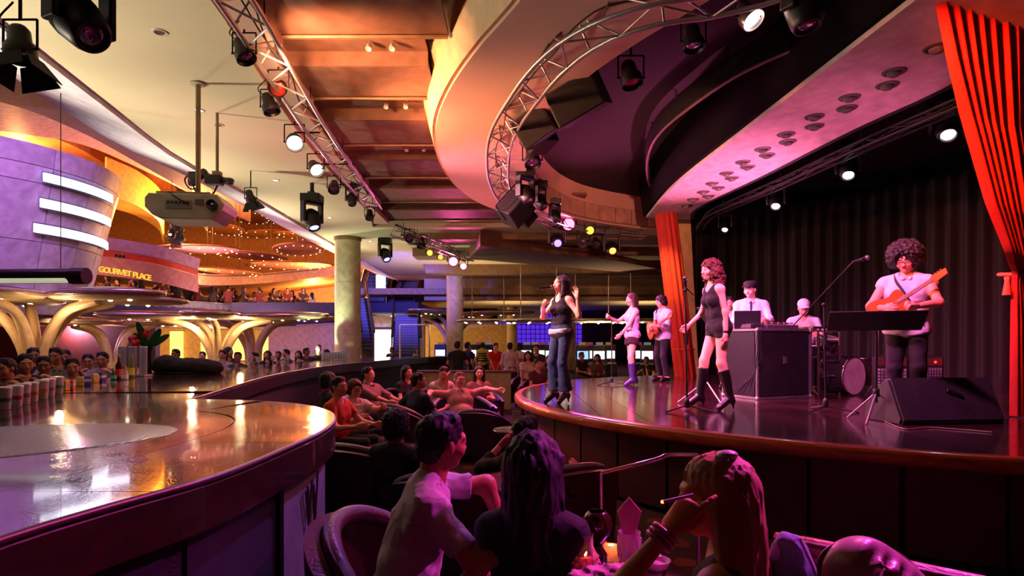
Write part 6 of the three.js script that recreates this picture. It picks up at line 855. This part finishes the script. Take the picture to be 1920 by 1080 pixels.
// balcony rail glass and diners
{ const rl = thing('balcony_railing', 'glass railing with thin rail along the blue balcony', 'railing'); for (let i = 2; i < 39; i += 2) obj('pane', ribbon([midA[i], midA[i + 2] ?? midA[40]].map((v) => V(v.x, v.y + .8, v.z)), [midA[i], midA[i + 2] ?? midA[40]].map((v) => V(v.x, v.y + 1.08, v.z)), .012), M(0xbcc4da, .05, { map: null, transmission: .85, thickness: 0 }), rl); obj('top_rail', tube(midA.map((v) => V(v.x, v.y + 1.1, v.z)), .02, 6, 80), steel, rl); }
{ const cols = [0x1c1a20, 0xd8d0cc, 0x6a2a2a, 0x2a3a5a, 0x8a7a6a, 0x30281f], base = []; for (let k = 0; k < 6; k++) { const s = person({ label: 'small distant diner at the blue fronted balcony', pos: V(0, -20, 0), turn: 0, seated: true, fem: k % 2 === 1, skin: 0xb07a5e, hair: [k % 2 ? 'long' : 'short', 0x120d0b], top: { c: cols[k], sleeve: .6 }, bottom: { c: 0x18161c }, cell: .04, headCell: .022, handCell: .011, group: 'distant diners on the balcony' }); base.push(s.g); }
  let n = 0; for (let i = 2; i < 30; i += .5) { const v = midA[i | 0].clone().lerp(midA[(i | 0) + 1], i % 1), q = 1.035 + .05 * ((i * 2) % 3), p = V(v.x * q + rr(-.2, .2), v.y + .76, v.z * q), s = base[n % 6]; if (n < 6) { s.position.copy(p); s.rotation.y = rr(-2, 2); } else copy(s, p, rr(-3, 3)); n++; } }
// restaurant sign
const font = await new FontLoader().loadAsync('fonts/droid/droid_sans_bold.typeface.json');
{ const A = smooth([P(160, 512, 23.6), P(230, 520, 24.2), P(300, 530, 25.2), P(372, 548, 27)], 24), t = struct('balcony_sign_wall', null, null, 'curved restaurant front with lettering'); obj('fascia', ribbon(A, A.map((v) => V(v.x, v.y + .72, v.z)), .08), M(0xd99a86, .6), t); obj('red_band', ribbon(A.map((v) => V(v.x, v.y + .74, v.z + .02)), A.map((v) => V(v.x, v.y + .98, v.z + .02)), .06), M(0xe04a2a, .5), t); obj('upper', ribbon(A.map((v) => V(v.x, v.y + 1.0, v.z)), A.map((v) => V(v.x, v.y + 1.5, v.z - .2)), .06), M(0xd8b8c8, .6), t);
  const sg = thing('restaurant_sign', 'glowing yellow GOURMET PLACE lettering on the curved balcony front', 'sign'); const txt = 'GOURMET PLACE', c = new THREE.CatmullRomCurve3([P(184, 510, 23.2), P(232, 517, 23.7), P(282, 527, 24.3)]); const adv = [...txt].map((ch) => font.data.glyphs[ch].ha), sum = adv.reduce((a, b) => a + b); let run = 0; for (let i = 0; i < txt.length; i++) { const u0 = run / sum; run += adv[i]; if (txt[i] === ' ') continue; const p = c.getPointAt(u0), q = c.getPointAt(Math.min(1, run / sum)); const g = new TextGeometry(txt[i], { font, size: .215, depth: .03, curveSegments: 3 }), o = obj('letter', g, lamp(0xffb428, 1.5), sg); o.position.copy(p); o.rotation.y = Math.atan2(-(q.z - p.z), q.x - p.x); }
  for (let i = 0; i < 3; i++) { const p = P(218 + i * 7, 480 + i, 23.6), d = thing('spot_cluster', 'dark downlight on the pale restaurant front, ' + ['left', 'middle', 'right'][i] + ' one', 'downlight', p); obj('can', lathe([[0, .06], [.06, .06], [.06, -.05], [0, -.04]], 12), black, d); obj('reflector', lathe([[0, -.045], [.045, -.052]], 12), lens, d); } }
// branching columns with leaf shaped roofs
const trunkM = M(0xe0c090, .5), leafTop = M(0x7a2a1c, .4), leafUnder = M(0xf0dca8, .55);
function treeColumn(px, d, h, spread, label, n = 5, ph = 0) {
  const b = V((px - 960) / F * d, 0, -d), t = thing('branching_column', label, 'column', b);
  for (let k = 0; k < n; k++) {
    const a = ph + k / n * 6.2832, ca = Math.cos(a), sa = Math.sin(a), e = V(ca * spread, h, sa * spread * .7), pts = [V(ca * .14, 0, sa * .14), V(ca * .15, h * .35, sa * .15), V(ca * .26, h * .62, sa * .2), V(ca * spread * .45, h * .9, sa * spread * .3), e]; const c = new THREE.CatmullRomCurve3(pts), g = new THREE.TubeGeometry(c, 28, 1, 10), p = g.attributes.position, seg = 11; for (let i = 0; i < p.count; i++) { const u = (i / seg | 0) / 28, q = c.getPointAt(Math.min(1, u)), r = .16 - .075 * u; p.setXYZ(i, q.x + (p.getX(i) - q.x) * r, q.y + (p.getY(i) - q.y) * r, q.z + (p.getZ(i) - q.z) * r); } g.computeVertexNormals(); obj('branch', g, trunkM, t);
    const L = spread * .85, lf = lathe([[0, .1], [L * .5, .11], [L * .92, .05], [L, .0], [L * .9, -.05], [L * .5, -.09], [0, -.1]], 30).scale(1, 1, .5).rotateY(-a).translate(e.x * 1.12, e.y + .1, e.z * 1.12), o = obj('leaf_roof', lf, leafUnder, t); obj('roof_rim', new THREE.TorusGeometry(L, .045, 8, 40).rotateX(Math.PI / 2).scale(1, 1.1, .5).rotateY(-a).translate(e.x * 1.12, e.y + .13, e.z * 1.12), M(0xcfb0a0, .25, { metal: .6 }), o); obj('roof_top', lathe([[0, .14], [L * .5, .15], [L * .9, .1]], 30).scale(1, 1, .5).rotateY(-a).translate(e.x * 1.12, e.y + .1, e.z * 1.12), leafTop, o);
    const dg = ready(ball(.045, 0, 0, 0, [1, .6, 1], 8)); for (const q of [.75, 1.2, 1.5]) { const s = obj('bulb', dg, lamp(0xfff0c8, 10), o); s.position.set(e.x * q, e.y - .0, e.z * q); }
  } return t;
}
treeColumn(68, 13.2, 2.55, 1.7, 'large branching column with leaf roofs at the left', 5, .35); treeColumn(410, 19, 2.35, 1.7, 'branching column with leaf roofs behind the bar guests', 5, .1); treeColumn(475, 23, 2.5, 1.8, 'branching column with red tipped roof near the cream column', 5, .5); treeColumn(212, 20, 2.2, 1.5, 'smaller branching column behind the large left one', 4, .2); treeColumn(846, 31, 3.0, 2.2, 'branching column with lit roof behind the far round column', 4, .3);
{ const p = P(60, 518, 8.2), t = thing('tube_pendant', 'long dark tube pendant with bright underside at the left edge', 'pendant light', p, -.05); obj('tube', new THREE.CylinderGeometry(.1, .1, 1.9, 20).rotateZ(Math.PI / 2).translate(-.2, 0, 0), M(0x241a22, .3), t); obj('diffuser', rbox(1.6, .07, .14, .03, -.25, -.06, .03), M(0xd8e0c0, .3, { glow: 0xe8f0c8, glowPower: .5 }), t); obj('end_cap', new THREE.CylinderGeometry(.11, .11, .2, 20).rotateZ(Math.PI / 2).translate(.66, 0, 0), M(0x1a1016, .4), t); for (const x of [-.9, .4]) obj('wire', rod(V(x, .1, 0), V(x, 13 - p.y, 0), .006, .006, 5), darkSteel, t); }
{ const p = P(330, 455, 27), t = thing('decorated_tree', 'slim dark ornamental tree on the upper balcony', 'tree', p); obj('crown', nets([B(V(0, .2, 0), V(0, 1.5, 0), .35, .1)], .05, .05, [.06, 8]), M(0x24402a, .7), t); obj('pot', lathe([[0, 0], [.2, 0], [.25, .3], [0, .3]], 16).translate(0, -.25, 0), M(0x6a3a2a, .5), t); const bg = ready(ball(.05, 0, 0, 0, [1, 1, 1], 8)); for (let i = 0; i < 14; i++) { const o = obj('bauble', bg, M(i % 2 ? 0xd8b860 : 0xe0e0d8, .2, { metal: .6 }), t); const a = i * 2.4, y = .15 + i * .09; o.position.set(Math.cos(a) * (.42 - .2 * y), y, Math.sin(a) * (.42 - .2 * y)); } const l = thing('lantern', 'dark ornate lantern left of the ornamental tree', 'lantern', P(322, 440, 24)); obj('frame', lathe([[0, .25], [.1, .2], [.16, .05], [.12, -.12], [0, -.16]], 8), M(0x3a2a2a, .4), l); obj('globe', ball(.09, 0, 0, .06), lamp(0xffe0b0, 6), l); obj('chain', rod(V(0, .2, 0), V(0, 13 - l.position.y, 0), .012, .012, 5), black, l); }
// escalators and the white gate
function escalator(px0, py0, d0, px1, py1, d1, w, label) {
  const a = P(px0, py0, d0), b = P(px1, py1, d1), t = thing('escalator', label, 'escalator'), d = b.clone().sub(a), s = V(-d.z, 0, d.x).normalize().multiplyScalar(w / 2), n = 16; for (let i = 0; i < n; i++) { const p = a.clone().lerp(b, (i + .5) / n), st = obj('step', box(w * .86, .16, .4), M(0x3a3c40, .4, { metal: .5 }), t); st.position.copy(p); st.rotation.y = Math.atan2(d.x, d.z); const ed = obj('step_edge', box(w * .86, .02, .02), M(0x9a9a90, .4), t); ed.position.copy(p).add(V(0, .08, 0)).addScaledVector(d.clone().setY(0).normalize(), -.2); ed.rotation.y = st.rotation.y; }
  for (const k of [-1, 1]) { const A = [a, b].map((v) => v.clone().addScaledVector(s, k)); obj('balustrade', ribbon(A.map((v) => V(v.x, v.y - .1, v.z)), A.map((v) => V(v.x, v.y + .75, v.z)), .04), M(0xb89aa0, .1, { metal: .5 }), t); obj('handrail', rod(V(A[0].x, A[0].y + .82, A[0].z), V(A[1].x, A[1].y + .82, A[1].z), .05), black, t); } obj('truss_box', ribbon([a, b].map((v) => v.clone().add(V(0, -.25, 0)).addScaledVector(s, 1)), [a, b].map((v) => v.clone().add(V(0, -.25, 0)).addScaledVector(s, -1)), .4), M(0x5a3a3a, .5), t);
}
escalator(762, 668, 26, 762, 592, 30, 1.2, 'escalator rising inside the white gate frame'); escalator(700, 566, 31, 722, 470, 38, 1.3, 'upper escalator beside the lit screen'); escalator(757, 580, 33, 790, 500, 40, 1.2, 'violet lit escalator on the right'); escalator(690, 660, 25, 676, 560, 30, .5, 'narrow steep stair left of the doorway');
struct('floor_mezzanine', box(9, .5, 7, -9, CY + 1.62, -33), M(0x2a3050, .6), 'dark blue mezzanine floor by the escalators'); struct('wall_mezzanine', box(8.5, 3.6, .3, -9, 1.6, -33.5), M(0xd9bca8, .7), 'pale wall under the mezzanine'); struct('wall_blue', box(12, 6, .3, -4, 6.0, -43), M(0x9a96a8, .7), 'violet lit wall behind the escalators');
{ const t = thing('gate_frame', 'white metal gate frame in front of the escalator', 'gate'), a = P(750, 668, 24), h = P(750, 609, 24).y; obj('post', rod(V(a.x, 0, -24), V(a.x, h, -24), .035), M(0xf0e6e0, .3), t); const b = P(805, 668, 24); obj('post', rod(V(b.x, 0, -24), V(b.x, h, -24), .035), M(0xf0e6e0, .3), t); obj('lintel', rod(V(a.x, h, -24), V(b.x, h, -24), .035), M(0xf0e6e0, .3), t);
  const s = thing('display_screen', 'upright lit screen beside the upper escalator', 'screen', P(714, 528, 31.5)); obj('screen', rbox(.5, .7, .05, .01), lamp(0xa8c8ff, 2.5), s); obj('frame', [box(.58, .04, .08, 0, .38, 0), box(.58, .04, .08, 0, -.38, 0), box(.04, .76, .08, -.28, 0, 0), box(.04, .76, .08, .28, 0, 0)], black, s);
  const d = thing('lit_doorway', 'bright white doorway under the mezzanine', 'door', P(722, 650, 32.5).setY(0)); obj('opening', rbox(1.1, 2.3, .06, .01, 0, 1.15, 0), lamp(0xfff6e0, 3), d); obj('frame', [box(.1, 2.4, .12, -.6, 1.2, 0), box(.1, 2.4, .12, .6, 1.2, 0), box(1.3, .1, .12, 0, 2.4, 0)], M(0x7a5a3a, .5), d); for (const x of [-.9, .9]) obj('wall_lamp', ball(.12, x, 2.75, .1), lamp(0xffd89a, 8), d); }
// violet grid screen and gaming floor
{ const t = thing('violet_screen', 'wide violet lit grid screen at the far end', 'screen', V(-1.2, 0, -46)); obj('sheet', box(10.5, 3.0, .05, 1.2, 2.35, 0), M(0x5a3ad0, .5, { map: null, glow: 0x5a2ae8, glowPower: .9 }), t); for (let i = 0; i <= 30; i++) obj('mullion', box(.05, 3.0, .05, -4.05 + i * .35, 2.35, .06), M(0x2a1a50, .5), t); for (let i = 0; i <= 8; i++) obj('transom', box(10.5, .05, .05, 1.2, .85 + i * .35, .07), M(0x2a1a50, .5), t); for (const x of [-4.1, 6.5]) obj('post', box(.12, 3.9, .12, x, 1.95, 0), M(0x2a1a50, .5), t); rect(10, 3, 0x5a38ff, 1.2, V(0, 2.6, -45.6), V(0, 2, -20)); }
function slotMachine(px, d, c, i, l) { const p = L0(px, d), t = thing('slot_machine', l, 'slot machine', p, (i % 3 - 1) * .25); obj('cabinet', [rbox(.62, .7, .55, .04, 0, .35, 0), rbox(.6, .85, .4, .05, 0, 1.12, -.06)], M(0x2a2230, .35), t); obj('screen', rbox(.46, .34, .02, .005, 0, 1.12, .15), lamp(c, 1.6), t); obj('top_sign', rbox(.3, .12, .04, .02, 0, 1.6, -.02), lamp([0x8a8aa0, 0xa8803a, 0xa03a5a][i % 3], .5), t); obj('button_deck', rbox(.56, .06, .24, .02, 0, .74, .2, [.3, 0, 0]), M(0xa09090, .3, { metal: .5 }), t); }
[[988, 28, 0xf4f4ff], [1003, 29, 0xd8e8ff], [1018, 28, 0xffffff], [1034, 27, 0xf0f4ff], [1092, 26, 0x8ab8ff], [1106, 27, 0xffe0e8], [1124, 26, 0xf4f0ff], [1142, 27, 0xe8f0ff], [1198, 27, 0xffffff], [1214, 26, 0xf0e8ff], [884, 29, 0xffffff], [898, 30, 0xfff0ff], [915, 29, 0xf0f0ff], [826, 30, 0xd0e0ff], [838, 31, 0xf0e8e0]].forEach(([x, d, c], i) => slotMachine(x, d, c, i, 'lit slot machine on the far gaming floor, ' + ['third from the violet screen', 'behind the singer hip', 'behind the singer leg', 'right of the singer', 'with blue screen', 'with pinkish screen', 'left of the pink topped woman', 'behind the microphone stand', 'between woman and guitarist', 'behind the guitarist', 'first under the violet screen', 'second under the violet screen', 'third under the violet screen', 'left of the far column', 'just beside the far column'][i]));
for (const [px, d, l] of [[1010, 24, 'oval lit canopy above the far slot machines'], [1110, 26, 'second oval lit canopy behind the singer'], [915, 27, 'lit canopy right of the far round column'], [1215, 25, 'lit canopy between the two far performers']]) { const p = P(px, 603, d), t = thing('ceiling_canopy', l, 'canopy', p); obj('disc', lathe([[0, .1], [1.4, .1], [1.5, .04], [1.4, -.04], [0, -.05]], 36).scale(1, 1, .6), leafUnder, t); obj('rim', new THREE.TorusGeometry(1.5, .04, 8, 44).rotateX(Math.PI / 2).scale(1, 1, .6).translate(0, .03, 0), chrome, t); const dg = ready(ball(.05, 0, 0, 0, [1, .6, 1], 8)); for (let i = 0; i < 10; i++) { const o = obj('bulb', dg, lamp(0xfff0d0, 9), t); o.position.set(Math.cos(i * .628) * 1.2, -.05, Math.sin(i * .628) * .72); } for (const x of [-.7, .7]) obj('rod', rod(V(x, .1, 0), V(x, 4.9 - p.y, 0), .02), steel, t); }
{ const p = L0(1222, 15.6), t = thing('potted_plant', 'green yellow potted plant behind the stage by the guitarist', 'plant', p); obj('pot', lathe([[0, 0], [.16, 0], [.22, .35], [.2, .35], [0, .3]], 18), M(0x6a4a30, .6), t); for (let i = 0; i < 16; i++) { const a = i * 2.4, l = .5 + .3 * ((i * 7) % 5) / 5, g = new THREE.SphereGeometry(1, 8, 8).scale(.05, l / 2, .01).translate(0, l / 2, 0).rotateX(.3 + .05 * (i % 6)).rotateY(a).translate(0, .33, 0); obj('leaf', g, M(i % 3 ? 0x5a7a2a : 0xa0a040, .5), t); } }
renderer.render(scene, camera);
